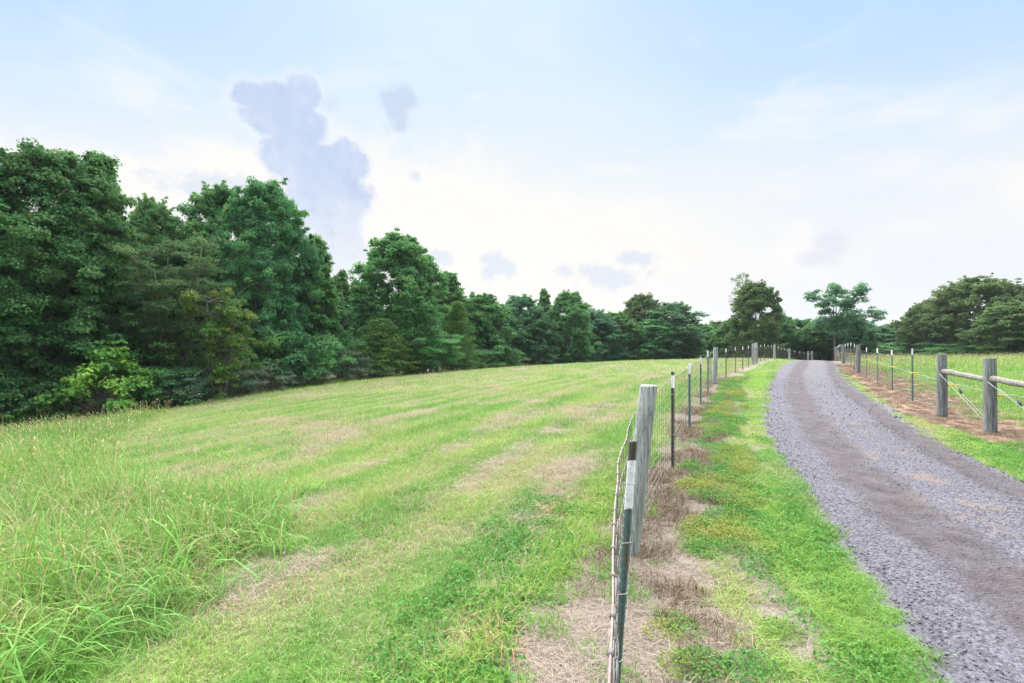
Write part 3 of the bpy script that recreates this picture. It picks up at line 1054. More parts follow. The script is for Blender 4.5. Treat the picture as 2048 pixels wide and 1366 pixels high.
PROTO = {
    'poplar_a': make_tree('poplar_a', 11, 16, 4.6, .10, 'poplar', 50, 105, .20, M['leaf_deep'], M['bark'], .80),
    'poplar_b': make_tree('poplar_b', 12, 16, 4.4, .14, 'poplar', 46, 105, .20, M['leaf_mid'], M['bark'], .78),
    'slim_a': make_tree('slim_a', 13, 14, 2.6, .12, 'slim', 40, 75, .20, M['leaf_mid'], M['bark'], .60),
    'round_a': make_tree('round_a', 14, 12, 4.0, .08, 'round', 44, 80, .22, M['leaf_deep'], M['bark'], .80),
    'far_a': make_tree('far_a', 15, 13, 4.0, .06, 'poplar', 34, 48, .32, M['leaf_shade'], M['bark'], .85, 2),
    'far_b': make_tree('far_b', 16, 13, 4.2, .05, 'round', 34, 48, .32, M['leaf_mid'], M['bark'], .85, 2),
    'far_slim': make_tree('far_slim', 17, 13, 2.4, .08, 'slim', 34, 40, .28, M['leaf_mid'], M['bark_pale'], .58, 2),
    'far_olive': make_tree('far_olive', 18, 13, 4.4, .10, 'oak', 36, 46, .32, M['leaf_olive'], M['bark'], .85, 2),
    'gold': make_tree('gold', 19, 15, 4.3, .10, 'poplar', 46, 80, .24, M['leaf_mid'], M['bark'], .78),
    'open_oak': make_lobed('open_oak', 20, 12.8, [(q * .082, 1.75 + (690 - r) * .08 + 1.15, w * 1.45) for q, r, w in (
        (-42, 596, 1.0), (-28, 606, .9), (-8, 590, 1.0), (10, 580, 1.0), (28, 590, 1.1), (-18, 622, .9), (14, 606, 1.1), (38, 610, 1.0),
        (48, 634, 1.0), (24, 634, 1.2), (-4, 640, 1.2), (-30, 648, 1.1), (8, 662, 1.4), (36, 656, 1.2))], M['leaf_shade'], M['bark']),
    'big_oak': make_tree('big_oak', 21, 12, 6.6, .06, 'oak', 54, 62, .30, M['leaf_olive'], M['bark'], 1.0, 3, 0, .25, .1, .75, 300),
    'cedar': make_cedar('cedar', 22, 7, 2.4, M['leaf_cedar'], M['bark']),
    'umbrella': make_umbrella('umbrella', 23, 11, 4.2, M['leaf_flat'], M['bark']),
    'tangle': make_tangle('tangle', 24, 7, 2.7, M['leaf_vine'], M['bark']),
    'twiggy': make_twiggy('twiggy', 25, 12, 2.3, M['leaf_olive'], M['bark']),
    'shrub_dark': make_shrub('shrub_dark', 26, 3.2, 2.0, 70, .17, M['leaf_deep'], M['bark']),
    'shrub_mid': make_shrub('shrub_mid', 27, 3.2, 2.0, 70, .17, M['leaf_mid'], M['bark']),
    'shrub_sumac': make_shrub('shrub_sumac', 28, 2.4, 1.9, 80, .19, M['leaf_sumac'], M['bark_pale'], 60, .36),
    'shrub_bright': make_shrub('shrub_bright', 29, 3.6, 2.4, 42, .22, M['leaf_bright'], M['bark'], 70, .8, 7),
    'tiers': make_umbrella('tiers', 30, 4, 2.8, M['leaf_mid'], M['bark']),
}
TREE_N = 0


def plant(name, kind, px, top, d, hw, label, category='tree', group=None, parts=('trunk', 'crown'), hmin=None, rotz=None):
    """put a tree where the photograph shows its crown, standing on the ground at distance d"""
    global TREE_N
    TREE_N += 1
    p = PROTO[kind]
    x = (px - CX) / FPX * d
    zg = terrain(x, d, False)
    H = EYE + (HY - top) / FPX * d - zg
    if hmin:
        H = max(H, hmin)
    R = hw / FPX * d
    e = obj(name, None, None, (x, d, zg), (0, 0, (TREE_N * 2.3999) % 6.283 if rotz is None else rotz), (R / p['R'], R / p['R'], H / p['H']), label=label, category=category)
    e.empty_display_size = .5
    if group:
        e['group'] = group
    obj(parts[0], p['trunk'], e)
    obj(parts[1], p['crown'], e)
    return e


# big trees of the left wood edge
plant('broadleaf_tree', 'poplar_b', -85, 322, 28, 150, 'tall green broadleaf tree at the cut-off end of the wood edge')
plant('broadleaf_tree', 'poplar_a', 95, 298, 30.5, 150, 'tallest dark green broadleaf tree with a broad rounded crown above the bright green sapling')
plant('broadleaf_tree', 'slim_a', 196, 303, 32, 72, 'tall narrow broadleaf tree leaning against the tallest broad crown')
plant('broadleaf_tree', 'poplar_b', 305, 400, 40, 66, 'broadleaf tree whose top peeks up behind the flat-topped tree')
plant('flat_topped_tree', 'umbrella', 325, 462, 33, 118, 'olive flat-topped tree with slender bare grey stems at the wood edge')
plant('vine_hung_tree', 'tangle', 440, 560, 32.5, 78, 'small tree hung with yellowing vines and bare grey branches at the wood edge')
plant('broadleaf_tree', 'poplar_a', 530, 362, 40, 92, 'tall dark broadleaf tree with a full rounded crown right of the vine-hung tree')
plant('broadleaf_tree', 'poplar_b', 440, 374, 42, 82, 'tall broadleaf tree behind the vine-hung tree, joined to a larger dark crown')
plant('broadleaf_tree', 'slim_a', 628, 468, 44, 56, 'narrow broadleaf tree stepping down from the tall dark crown to the gap in the wood')
plant('broadleaf_tree', 'far_slim', 684, 540, 58, 30, 'thin open young tree standing in the gap of the wood')
plant('broadleaf_tree', 'round_a', 722, 566, 60, 40, 'low round tree in the gap beside the orange-tipped tree')
plant('orange_tipped_tree', 'gold', 796, 472, 52, 90, 'green broadleaf tree with thinning orange leaves at its pointed top')
plant('cedar_tree', 'cedar', 762, 640, 46.5, 68, 'broad olive green cedar at the field edge before the orange-tipped tree')
plant('tiered_tree', 'tiers', 862, 668, 50, 58, 'low tree with flat spreading tiers of leaves at the field edge', hmin=3)
plant('broadleaf_tree', 'slim_a', 898, 544, 64, 50, 'slim pointed broadleaf tree behind the tall narrow cedar')
plant('cedar_tree', 'cedar', 915, 606, 57, 44, 'tall narrow dark cedar in the wood edge')
FG = 'mixed trees of the far wood edge'
plant('broadleaf_tree', 'far_b', 965, 590, 67, 56, 'full green broadleaf tree next to the tall narrow cedar')
for kind, px, top, d, hw, lb in (
        ('far_a', 1040, 594, 78, 50, 'broad dark tree just left of the thin spire in the far wood edge'),
        ('far_slim', 1088, 578, 84, 22, 'thin spire-like tree, tallest and narrowest of the far wood edge'),
        ('far_b', 1138, 586, 80, 46, 'round-headed green tree just right of the thin spire in the far wood edge'),
        ('far_a', 1010, 612, 74, 40, 'low green tree between the full green tree beside the cedar and the far spire'),
        ('far_a', 1190, 622, 90, 46, None), ('far_b', 1232, 626, 92, 44, None), ('far_a', 1075, 628, 76, 40, 'low dark tree at the foot of the thin far spire'),
        ('far_olive', 1285, 592, 100, 42, 'tall olive tree with a thin crown standing above its neighbours in the far wood edge'),
        ('far_a', 1345, 608, 94, 56, 'broadest dark domed tree at the end of the far wood edge'),
        ('far_b', 1310, 640, 92, 46, 'low green tree in front of the tall olive tree of the far wood edge'),
        ('far_b', 1402, 650, 104, 46, None), ('far_olive', 1438, 644, 108, 36, None)):
    if lb:
        plant('broadleaf_tree', kind, px, top, d, hw, lb)
    else:
        plant('broadleaf_tree', kind, px, top, d, hw, 'low green tree dipping below its neighbours in the far wood edge', group=FG)
plant('broadleaf_tree', 'far_olive', 1512, 568, 74, 46, 'tall olive tree standing above the fence line where the drive tops the rise')
plant('twiggy_tree', 'twiggy', 1486, 548, 77, 36, 'thin nearly bare tree top rising beside the tall olive tree')
plant('broadleaf_tree', 'open_oak', 1668, 568, 80, 62, 'open crooked tree with gaps in its crown rising over the end of the drive', rotz=0.0)
DL = 'low round green tree in the thicket behind the end of the drive'
DG = 'trees of the thicket behind the drive'
for kind, px, top, d, hw in (('far_b', 1470, 640, 82, 40), ('far_b', 1552, 628, 84, 40), ('far_a', 1602, 640, 88, 46), ('far_b', 1640, 644, 84, 42), ('far_a', 1695, 630, 86, 44), ('far_a', 1740, 652, 96, 44), ('far_olive', 1782, 650, 98, 40)):
    plant('broadleaf_tree', kind, px, top, d, hw, DL, group=DG)
plant('oak_tree', 'big_oak', 1958, 562, 72, 92, 'broadest dark oak with a domed crown at the far side of the meadow')
plant('oak_tree', 'big_oak', 1862, 604, 78, 52, 'lower oak between the domed oak and the thicket beyond the meadow')
plant('oak_tree', 'far_olive', 2030, 606, 62, 62, 'olive oak standing forward of the domed oak in the meadow')
plant('oak_tree', 'big_oak', 2110, 580, 70, 105, 'large oak at the cut-off end of the meadow trees')

# second and third rows of the wood, seen between the front trees
BL = 'shaded broadleaf tree inside the wood behind the front row'
BG = 'trees inside the wood'
brng = np.random.default_rng(5)
for px, top, d in [(-220, 420, 33), (-30, 440, 38), (60, 430, 40), (150, 440, 42), (250, 470, 44), (360, 468, 46), (420, 520, 48), (500, 500, 50), (580, 520, 52), (650, 590, 56), (640, 560, 60), (720, 600, 66), (850, 570, 66), (930, 600, 74), (1000, 612, 84), (1160, 615, 98),
                   (930, 625, 78), (990, 632, 86), (1060, 640, 94), (1120, 640, 100), (1180, 645, 106), (1250, 648, 110), (1330, 650, 112), (1390, 662, 116), (1450, 662, 118),
                   (1530, 655, 100), (1590, 660, 104), (1660, 655, 100), (1720, 664, 108), (1780, 664, 110), (1830, 640, 96), (1900, 640, 90), (1980, 640, 88), (2060, 640, 84)]:
    plant('broadleaf_tree', brng.choice(['far_a', 'far_b', 'far_olive'] if d > 60 else ['far_a', 'far_b']), px, top, d, 95 if d < 50 else (72 if d < 70 else 50), BL, group=BG)

# shrubs along the wood edge
SP = ('stems', 'foliage')
plant('sapling', 'shrub_bright', 215, 688, 29, 92, 'bright green leafy sapling glowing before the dark wood', 'sapling', parts=SP)
for kind, px, top, d, hw, lb in (
        ('shrub_dark', -40, 700, 27, 90, 'dark shrub at the cut-off end of the wood edge, behind the tall grass'),
        ('shrub_mid', 40, 735, 27.5, 80, 'low green shrub left of the bright sapling, behind the tall grass'),
        ('shrub_dark', 120, 745, 28.5, 70, 'small dark shrub touching the bright sapling on its left'),
        ('shrub_dark', 330, 720, 31, 80, 'dark shrub touching the bright sapling on its right'),
        ('shrub_mid', 300, 690, 32, 80, 'green shrub behind the bright sapling under the flat-topped tree'),
        ('shrub_dark', 560, 640, 38.5, 82, 'large dark leafy shrub under the tall dark crown, right of the vine-hung tree'),
        ('shrub_mid', 620, 655, 41, 70, 'large mid-green shrub under the narrow tree that steps down to the gap'),
        ('shrub_dark', 690, 655, 45, 60, 'dark rounded shrub below the gap in the wood'),
        ('shrub_mid', 500, 660, 38, 60, 'mid-green shrub just behind the vine-hung tree'),
        ('shrub_dark', 400, 700, 34.5, 70, 'dark shrub between the flat-topped tree and the vine-hung tree'),
        ('shrub_dark', 820, 680, 52, 48, 'dark shrub between the broad cedar and the tiered tree'),
        ('shrub_mid', 900, 695, 57, 45, 'green shrub at the foot of the narrow cedar'),
        ('shrub_dark', 960, 690, 62, 50, 'dark shrub in front of the full green tree beside the narrow cedar')):
    plant('shrub', kind, px, top, d, hw, lb, 'shrub', parts=SP)
for px, top, d, hw, lb in ((385, 735, 32, 58, 'grey-green sumac shrub between the bright sapling and the vine-hung tree'),
                           (455, 712, 34, 62, 'grey-green sumac shrub at the foot of the vine-hung tree'),
                           (535, 728, 36, 55, 'grey-green sumac shrub just right of the vine-hung tree at the field edge'),
                           (700, 700, 43.5, 40, 'grey-green sumac shrub touching the broad cedar on its left'),
                           (745, 716, 45.5, 32, 'small grey-green sumac shrub right in front of the broad cedar'),
                           (620, 730, 40, 45, 'grey-green sumac shrub below the narrow tree that steps down to the gap')):
    plant('sumac_shrub', 'shrub_sumac', px, top, d, hw, lb, 'shrub', parts=SP)
for px, d in ((1010, 70), (1060, 76), (1110, 80), (1165, 86), (1215, 90), (1265, 95), (1320, 97), (1375, 99), (1425, 101)):
    plant('shrub', 'shrub_dark' if px % 2 else 'shrub_mid', px, 690 + (px % 7), d, 42, 'low shrub filling the foot of the far wood edge', 'shrub', 'shrubs of the far wood edge', SP)
for px, d in ((1480, 84), (1530, 86), (1575, 88), (1620, 86), (1665, 84), (1710, 88), (1750, 92), (1800, 86), (1850, 76), (1900, 70), (1950, 69), (2000, 66), (2050, 61), (2100, 62)):
    plant('shrub', 'shrub_dark' if px % 20 else 'shrub_mid', px, 676 + (px % 11), d, 48, 'low dark shrub under the trees beyond the drive and meadow', 'shrub', 'shrubs under the meadow trees', SP)

# ------------------------------------------------------------------ fences
def wood_mat(name, c1, c2, green):
    m, T, out = new_mat(name)
    tc = T.node('ShaderNodeTexCoord')
    O = tc.outputs['Object']
    n = T.noise(T.vmath('MULTIPLY', O, (38, 38, 2.4)), 1.0, 6, .65)
    n2 = T.noise(T.vmath('MULTIPLY', O, (9, 9, 1.3)), 1.0, 4, .6)
    n3 = T.noise(T.vmath('MULTIPLY', O, (90, 90, 3.0)), 1.0, 3, .6)
    col = T.mix(T.ramp(n, .3, .7), c1, c2)
    col = T.mix(T.ramp(n2, .50, .72, 0, .55), col, green)
    kn = T.noise(T.vmath('MULTIPLY', O, (7, 7, 3.2)), 1.7, 2, .5, dist=1.2)
    col = T.mix(T.ramp(kn, .66, .74, 0, .6), col, tuple(x * .5 for x in c1))
    crack = T.ramp(n3, .58, .64, 0, .85)
    col = T.mix(crack, col, tuple(x * .45 for x in c1))
    finish(T, out, col, .9, .12, bump=T.math('ADD', n, T.math('MULTIPLY', n3, -.6)), bump_s=.6, bump_d=.012)
    return m


M['wood_post'] = wood_mat('wood_post', (.18, .195, .195), (.40, .415, .425), (.20, .235, .165))
M['wood_dark'] = wood_mat('wood_dark', (.085, .095, .10), (.25, .265, .27), (.14, .165, .13))
M['wood_rail'] = wood_mat('wood_rail', (.13, .125, .12), (.30, .29, .27), (.19, .19, .165))


def steel_mat(name, c, rustf):
    m, T, out = new_mat(name)
    tc = T.node('ShaderNodeTexCoord')
    O = tc.outputs['Object']
    n = T.noise(T.vmath('MULTIPLY', O, (40, 40, 9)), 1.0, 5, .65)
    n2 = T.noise(O, 60, 3, .6)
    col = T.mix(T.ramp(n2, .3, .7), tuple(x * .8 for x in c), tuple(min(1, x * 1.2) for x in c))
    col = T.mix(T.ramp(n, .60 - rustf, .70 - rustf), col, T.mix(n2, (.15, .065, .035), (.26, .14, .09)))
    finish(T, out, col, .55, .4, bump=n2, bump_s=.2, bump_d=.003)
    return m


M['tgreen'] = steel_mat('post_green', (.115, .175, .168), .03)
M['tbrown'] = steel_mat('post_brown', (.085, .085, .072), .06)
M['twhite'] = steel_mat('post_white', (.76, .77, .79), -.03)
M['wire'] = steel_mat('wire', (.145, .138, .138), -.06)
M['wire_dark'] = steel_mat('wire_dark', (.10, .094, .094), 0.0)
M['wire_pink'] = steel_mat('wire_pink', (.20, .145, .14), -.05)
M['tie'] = steel_mat('tie', (.36, .38, .41), -.2)
M['yellow'] = steel_mat('insulator_yellow', (.75, .42, .01), -.4)
M['black_plastic'] = steel_mat('black_plastic', (.03, .03, .03), -.4)


def wood_post(name, parent, x, y, h, r, lean=(0, 0), mat='wood_post', seed=0, zoff=0.0):
    rng = np.random.default_rng(1000 + seed)
    z0 = terrain(x, y) + zoff
    ns, nz = 16, 9
    a = np.arange(ns) * 2 * math.pi / ns
    prof = 1 + .03 * np.cos(2 * a + rng.uniform(0, 6)) + .02 * np.cos(5 * a + rng.uniform(0, 6)) + rng.normal(0, .008, ns)
    V, Q = [], []
    zs = np.r_[np.linspace(-.35, h - .012, nz - 1), h]
    for k, z in enumerate(zs):
        f = (r * (1.07 - .07 * z / h)) * (1 if k < nz - 1 else .93)
        V.append(np.c_[np.cos(a) * prof * f + lean[0] * z / h, np.sin(a) * prof * f + lean[1] * z / h, np.full(ns, z) + (rng.normal(0, .002, ns) if k == nz - 1 else 0)])
    V = np.concatenate(V + [np.array([[lean[0], lean[1], h + .004]])])
    i = np.arange(nz - 1)[:, None] * ns
    j = np.arange(ns)[None]
    Q = np.stack([i + j, i + (j + 1) % ns, i + ns + (j + 1) % ns, i + ns + j], -1).reshape(-1, 4)
    t0 = (nz - 1) * ns
    Tt = np.array([(t0 + q, t0 + (q + 1) % ns, nz * ns) for q in range(ns)])
    me = mesh_from('wood_post', V, [Q, Tt], M[mat], smooth=False)
    return obj(name, me, parent, (x, y, z0))


def t_section(h0, h1, w=.036, dpt=.036, th=.005, lean=(0, 0), H=1.3):
    """T profile between two heights; flange across x, stem towards -y"""
    p = np.array([(-w / 2, th / 2), (-w / 2, -th / 2), (-th / 2, -th / 2), (-th / 2, -dpt), (th / 2, -dpt), (th / 2, -th / 2), (w / 2, -th / 2), (w / 2, th / 2)])
    V = np.concatenate([np.c_[p + np.array(lean) * (z / H), np.full(8, z)] for z in (h0, h1)])
    Q = [(i, i + 8, (i + 1) % 8 + 8, (i + 1) % 8) for i in range(8)]
    Q += [(8, 9, 14, 15), (10, 11, 12, 13), (9, 10, 13, 14), (0, 7, 6, 1), (2, 5, 4, 3), (1, 6, 5, 2)]
    return V, np.array(Q)


def steel_post(parent, x, y, h, az, tip0, tip1, lean=(0, 0), mat='tgreen', studs=True, ties=(), topmat=None):
    """studded steel T-post; white painted tip between tip0 and tip1"""
    z0 = terrain(x, y)
    g = Geo()
    v, q = t_section(-.35, tip0, lean=lean, H=h); g.add(v, q)
    if tip1 < h - .002 and not topmat:
        v, q = t_section(tip1, h, lean=lean, H=h); g.add(v, q)
    if studs:
        for z in np.arange(.12, tip0, .054):
            c = np.array([lean[0] * z / h, lean[1] * z / h - .037, z])
            bx = np.array([(-.007, -.006, -.009), (.007, -.006, -.009), (.007, .006, -.009), (-.007, .006, -.009), (-.007, -.003, .009), (.007, -.003, .009), (.007, .006, .009), (-.007, .006, .009)]) + c
            g.add(bx, [(0, 3, 2, 1), (4, 5, 6, 7), (0, 1, 5, 4), (1, 2, 6, 5), (2, 3, 7, 6), (3, 0, 4, 7)])
    p = obj('steel_post', g.mesh('steel_post', M[mat], False), parent, (x, y, z0), (0, 0, az))
    v, q = t_section(tip0, tip1, .037, .037, .006, lean=lean, H=h)
    obj('white_tip', mesh_from('white_tip', v, [q], M['twhite']), p)
    if topmat:
        v, q = t_section(tip1, h, lean=lean, H=h)
        obj('bare_tip', mesh_from('bare_tip', v, [q], M[topmat]), p)
    for z in ties:
        lx, ly = lean[0] * z / h, lean[1] * z / h
        P = [(lx - .012, ly - .055, z + .006), (lx - .022, ly - .02, z), (lx - .021, ly + .006, z), (lx, ly + .0075, z - .002), (lx + .021, ly + .006, z), (lx + .022, ly - .02, z + .002), (lx + .010, ly - .055, z + .006)]
        gg = Geo(); gg.tube(P, .0021, 5)
        obj('wire_tie', gg.mesh('wire_tie', M['tie']), p)
    return p


def along(line, s):
    P = np.array(line, float)
    cs = np.r_[0, np.cumsum(np.hypot(*np.diff(P, axis=0).T))]
    return np.interp(s, cs, P[:, 0]), np.interp(s, cs, P[:, 1]), cs


def wire_path(line, hgt, step, side, seed, amp=.008, s0=0, s1=None, zfix=None):
    _, _, cs = along(line, 0)
    s = np.arange(s0, s1 or cs[-1], step)
    x, y, _ = along(line, s)
    gx, gy = np.gradient(x), np.gradient(y)
    ln = np.hypot(gx, gy)
    nx, ny = -gy / ln, gx / ln
    z = np.interp(s, cs, terrain(np.array(line)[:, 0], np.array(line)[:, 1])) if zfix is None else np.interp(s, cs, zfix)
    w = (vnoise(s * 3.1, np.full_like(s, seed), seed) - .5) * 2 * amp
    w2 = (vnoise(s * 2.7, np.full_like(s, seed + 7.0), seed) - .5) * 2 * amp
    return np.c_[x + nx * (side + w2), y + ny * (side + w2), z + hgt + w]


LINE_H = [.05, .13, .22, .325, .445, .575, .72, .87, 1.03, 1.19]


def left_fence():
    F = obj('wire_fence', None, None, (1.06, 4.4, terrain(1.06, 4.4)), label='woven wire fence on steel and weathered wood posts between mown field and drive', category='fence')
    keep = F.location.copy()
    F.location = (0, 0, 0)
    hd = lambda a, b: math.atan2(b[1] - a[1], b[0] - a[0])
    kids = []
    # the post beside the camera and the thick leaning post
    kids.append(steel_post(F, .515, 2.5, 1.30, -.90, .965, 1.205, (.046, .090), 'tgreen', True, (.22, .55, .80, 1.09), 'tbrown'))
    kids.append(wood_post('wood_post', F, 1.035, 4.4, 1.475, .079, (.18, .05), seed=1))
    tp = [((2.19, 6.84), 1.31, 'tbrown'), ((3.5, 9.9), 1.31, 'tgreen'), ((5.0, 13.3), 1.32, 'tgreen'), ((6.25, 16.0), 1.37, 'tgreen')]
    for i, (p, h, mt) in enumerate(tp):
        kids.append(steel_post(F, p[0], p[1], h, .5 + .3 * i, h - .22, h - (.05 if i % 2 == 0 else .004), (.0, .0), mt, True, (.45, 1.0)))
    kids.append(wood_post('wood_post', F, 7.85, 19.4, 1.42, .083, (.05, 0), seed=2))
    def bay(a, b, n=4, h=1.33):
        for k in range(1, n + 1):
            t = k / (n + 1)
            x, y = a[0] + (b[0] - a[0]) * t, a[1] + (b[1] - a[1]) * t
            kids.append(steel_post(F, x, y, h + .03 * math.sin(x * 7), .4 + x, h - .19, h - .003 + .03 * math.sin(x * 7), (0, 0), 'tbrown', False))
    bay((7.85, 19.4), (16.4, 34))
    hb = [(16.4, 34), (17.6, 36), (18.0, 36.9)]
    for k, p in enumerate(hb):
        kids.append(wood_post('wood_post', F, p[0], p[1], 1.45, .088, seed=3 + k))
    z = terrain(17, 35)
    g = Geo(); g.tube([(hb[0][0], hb[0][1], z + 1.05), (hb[1][0], hb[1][1], z + 1.05), (hb[2][0] + .1, hb[2][1] + .1, z + 1.02)], .06, 8)
    obj('brace_rail', g.mesh('brace_rail', M['wood_rail']), F)
    bay((18.0, 36.9), (25.2, 48))
    kids.append(wood_post('wood_post', F, 25.2, 48, 1.42, .10, seed=7))
    bay((25.2, 48), (34.4, 62))
    kids.append(wood_post('wood_post', F, 34.4, 62, 1.45, .11, seed=8))
    bay((34.4, 62), (45, 76), 3)
    for k, p in enumerate([(45, 76), (46.2, 77)]):
        kids.append(wood_post('wood_post', F, p[0], p[1], 1.55, .12, seed=9 + k))
    g = Geo(); z = terrain(45.5, 76.5); g.tube([(45, 76, z + 1.1), (46.2, 77, z + 1.1)], .07, 6)
    obj('brace_rail', g.mesh('brace_rail', M['wood_rail']), F)
    bay((46.2, 77), (60, 95), 4)
    zl = terrain(np.array(LF)[:, 0], np.array(LF)[:, 1])
    # line wires, fixed to the field side of the posts
    WP = []
    for k, h in enumerate(LINE_H):
        P = wire_path(LF, h, .085, .045, 100 + k, .0045 if k < 9 else .006)
        WP.append(P)
        g = Geo()
        g.tube(P, .0021 if k < 9 else .0032, 5, False)
        obj('line_wire', g.mesh('line_wire', M['wire_pink'] if k == 9 else M['wire']), F)
    _, _, cs = along(LF, 0)
    st = np.arange(0, cs[-1], .178)
    rng = np.random.default_rng(4)
    st = st + rng.normal(0, .01, len(st))
    x, y, _ = along(LF, st)
    xe, ye, _ = along(LF, st + .05)
    nx, ny = -(ye - y), xe - x
    ln = np.hypot(nx, ny) + 1e-9
    x, y = x + nx / ln * .045, y + ny / ln * .045
    z = np.interp(st, cs, zl)
    g, kn = Geo(), Geo()
    for a in range(len(st)):
        near = math.hypot(x[a], y[a]) < 7
        hs = np.array(LINE_H) if near else np.array([LINE_H[0], .45, .87, LINE_H[-1]])
        if near:
            q = np.arange(len(WP[0])) * .085
            P = np.array([[np.interp(st[a], q, W_[:, c]) for c in range(3)] for W_ in WP])
        else:
            P = np.c_[x[a] + rng.normal(0, .004, len(hs)), y[a] + rng.normal(0, .004, len(hs)), z[a] + hs]
        g.tube(P, .0018, 4 if near else 3, False)
        if near:
            for q, hq in enumerate(hs):
                c = P[q]
                t = np.array([xe[a] - x[a], ye[a] - y[a], 0.0]); t[:] = (t / (np.linalg.norm(t) + 1e-9)); t = np.array([ny[a] / ln[a], -nx[a] / ln[a], 0])
                rr = .0058 if q < 9 else .0075
                kn.tube([c - t * .009, c - t * .005, c, c + t * .005, c + t * .009], [rr * .5, rr, rr * .85, rr, rr * .5], 6)
    obj('stay_wires', g.mesh('stay_wires', M['wire_dark']), F, kind='stuff')
    obj('wire_knots', kn.mesh('wire_knots', M['wire_dark']), F, kind='stuff')
    # move the empty to the thick post's foot, keep the parts where they are
    F.location = keep
    for c in F.children:
        c.location = Vector(c.location) - keep


left_fence()


def right_fence():
    F = obj('wire_fence', None, None, (0, 0, 0), label='wire fence with timber brace and yellow insulators between drive and meadow', category='fence')
    keep = Vector((9.8, 11.4, terrain(9.8, 11.4)))
    W = [((8.8, 7.8), 1.42, .095), ((9.27, 9.7), 1.44, .095), ((9.8, 11.4), 1.42, .093)]
    for k, (p, h, r) in enumerate(W):
        wood_post('wood_post', F, p[0], p[1], h, r, seed=20 + k, mat='wood_dark')
    def zz(p):
        return terrain(p[0], p[1])
    for k in (0, 1):
        a, b = W[k + 1][0], W[k][0]
        g = Geo()
        za, zb = zz(a) + 1.04, zz(b) + (1.0 if k else .98)
        rng = np.random.default_rng(30 + k)
        t = np.linspace(0.03, .97, 9)
        P = np.c_[a[0] + (b[0] - a[0]) * t - .03, a[1] + (b[1] - a[1]) * t - .05, za + (zb - za) * t + rng.normal(0, .006, 9)]
        g.tube(P, .056 + rng.normal(0, .004, 9), 10)
        obj('brace_rail', g.mesh('brace_rail', M['wood_rail']), F)
        # brace wires run from the top of one post to the foot of the next
        for (h1, h2, sd) in ((1.0, .18, -.11), (.92, .10, .09)):
            g = Geo()
            P = [(a[0] + (b[0] - a[0]) * q + sd, a[1] + (b[1] - a[1]) * q + sd * .3, zz(a) + h1 + (zz(b) + h2 - zz(a) - h1) * q) for q in np.linspace(0.02, .98, 6)]
            g.tube(P, .004, 5)
            obj('brace_wire', g.mesh('brace_wire', M['tie']), F)
        g = Geo()
        q = .33
        c = np.array([a[0] + (b[0] - a[0]) * q + .09, a[1] + (b[1] - a[1]) * q, zz(a) + .92 + (zz(b) + .10 - zz(a) - .92) * q])
        g.tube([c + np.array([.02, .05, .05]), c, c - np.array([.02, .05, .05])], [.02, .03, .02], 6)
        obj('wire_strainer', g.mesh('wire_strainer', M['black_plastic']), F)
    def bay(a, b, hh, n=4, det=True):
        for k in range(1, n + 1):
            t = k / (n + 1)
            x, y = a[0] + (b[0] - a[0]) * t, a[1] + (b[1] - a[1]) * t
            h = hh[k - 1] if isinstance(hh, (list, tuple)) else hh
            p = steel_post(F, x, y, h, .5 + .4 * k, h - .19, h - .002, (0, 0), 'tgreen', det)
            g = Geo()
            g.tube([(-.02, -.02, .80), (.05, -.05, .80), (.17, -.09, .797)], [.018, .020, .013], 6)
            i = obj('insulator', g.mesh('insulator', M['yellow']), p)
            i.rotation_euler = (0, 0, -(.5 + .4 * k) - .1)
    wp = [(9.8, 11.4), (18, 26), (26.5, 40), (35, 54), (47, 72)]
    bay(wp[0], wp[1], [1.50, 1.38, 1.40, 1.38])
    wood_post('wood_post', F, 18, 26, 1.46, .10, seed=25, mat='wood_dark')
    bay(wp[1], wp[2], 1.50, 4, False)
    wood_post('wood_post', F, 26.5, 40, 1.5, .12, seed=26, mat='wood_dark')
    bay(wp[2], wp[3], 1.55, 4, False)
    wood_post('wood_post', F, 35, 54, 1.55, .13, seed=27, mat='wood_dark')
    bay(wp[3], wp[4], 1.45, 4, False)
    # insulators on the timber posts
    for p in (W[1][0], W[2][0]):
        g = Geo(); z = zz(p) + .72
        g.tube([(p[0] + .07, p[1] - .06, z), (p[0] + .14, p[1] - .08, z), (p[0] + .25, p[1] - .10, z - .004)], [.02, .024, .014], 6)
        obj('insulator', g.mesh('insulator', M['yellow']), F)
    for k, h in enumerate(LINE_H[:9] + [1.17]):
        P = wire_path(RF, h, .2, -.05, 200 + k, .006)
        g = Geo(); g.tube(P, .0024, 4, False)
        obj('line_wire', g.mesh('line_wire', M['wire']), F)
    P = wire_path(RF, .76, .3, -.16, 260, .01)
    g = Geo(); g.tube(P, .0042, 4, False)
    obj('electric_wire', g.mesh('electric_wire', M['tie']), F)
    zl = terrain(np.array(RF)[:, 0], np.array(RF)[:, 1])
    _, _, cs = along(RF, 0)
    st = np.arange(0, min(cs[-1], 45), .15)
    x, y, _ = along(RF, st)
    z = np.interp(st, cs, zl)
    g = Geo()
    for a in range(len(st)):
        g.tube([(x[a] + .043, y[a] - .026, z[a] + .05), (x[a] + .043, y[a] - .026, z[a] + 1.17)], .0014, 3, False)
    obj('stay_wires', g.mesh('stay_wires', M['wire']), F, kind='stuff')
    F.location = keep
    for c in F.children:
        c.location = Vector(c.location) - keep


right_fence()

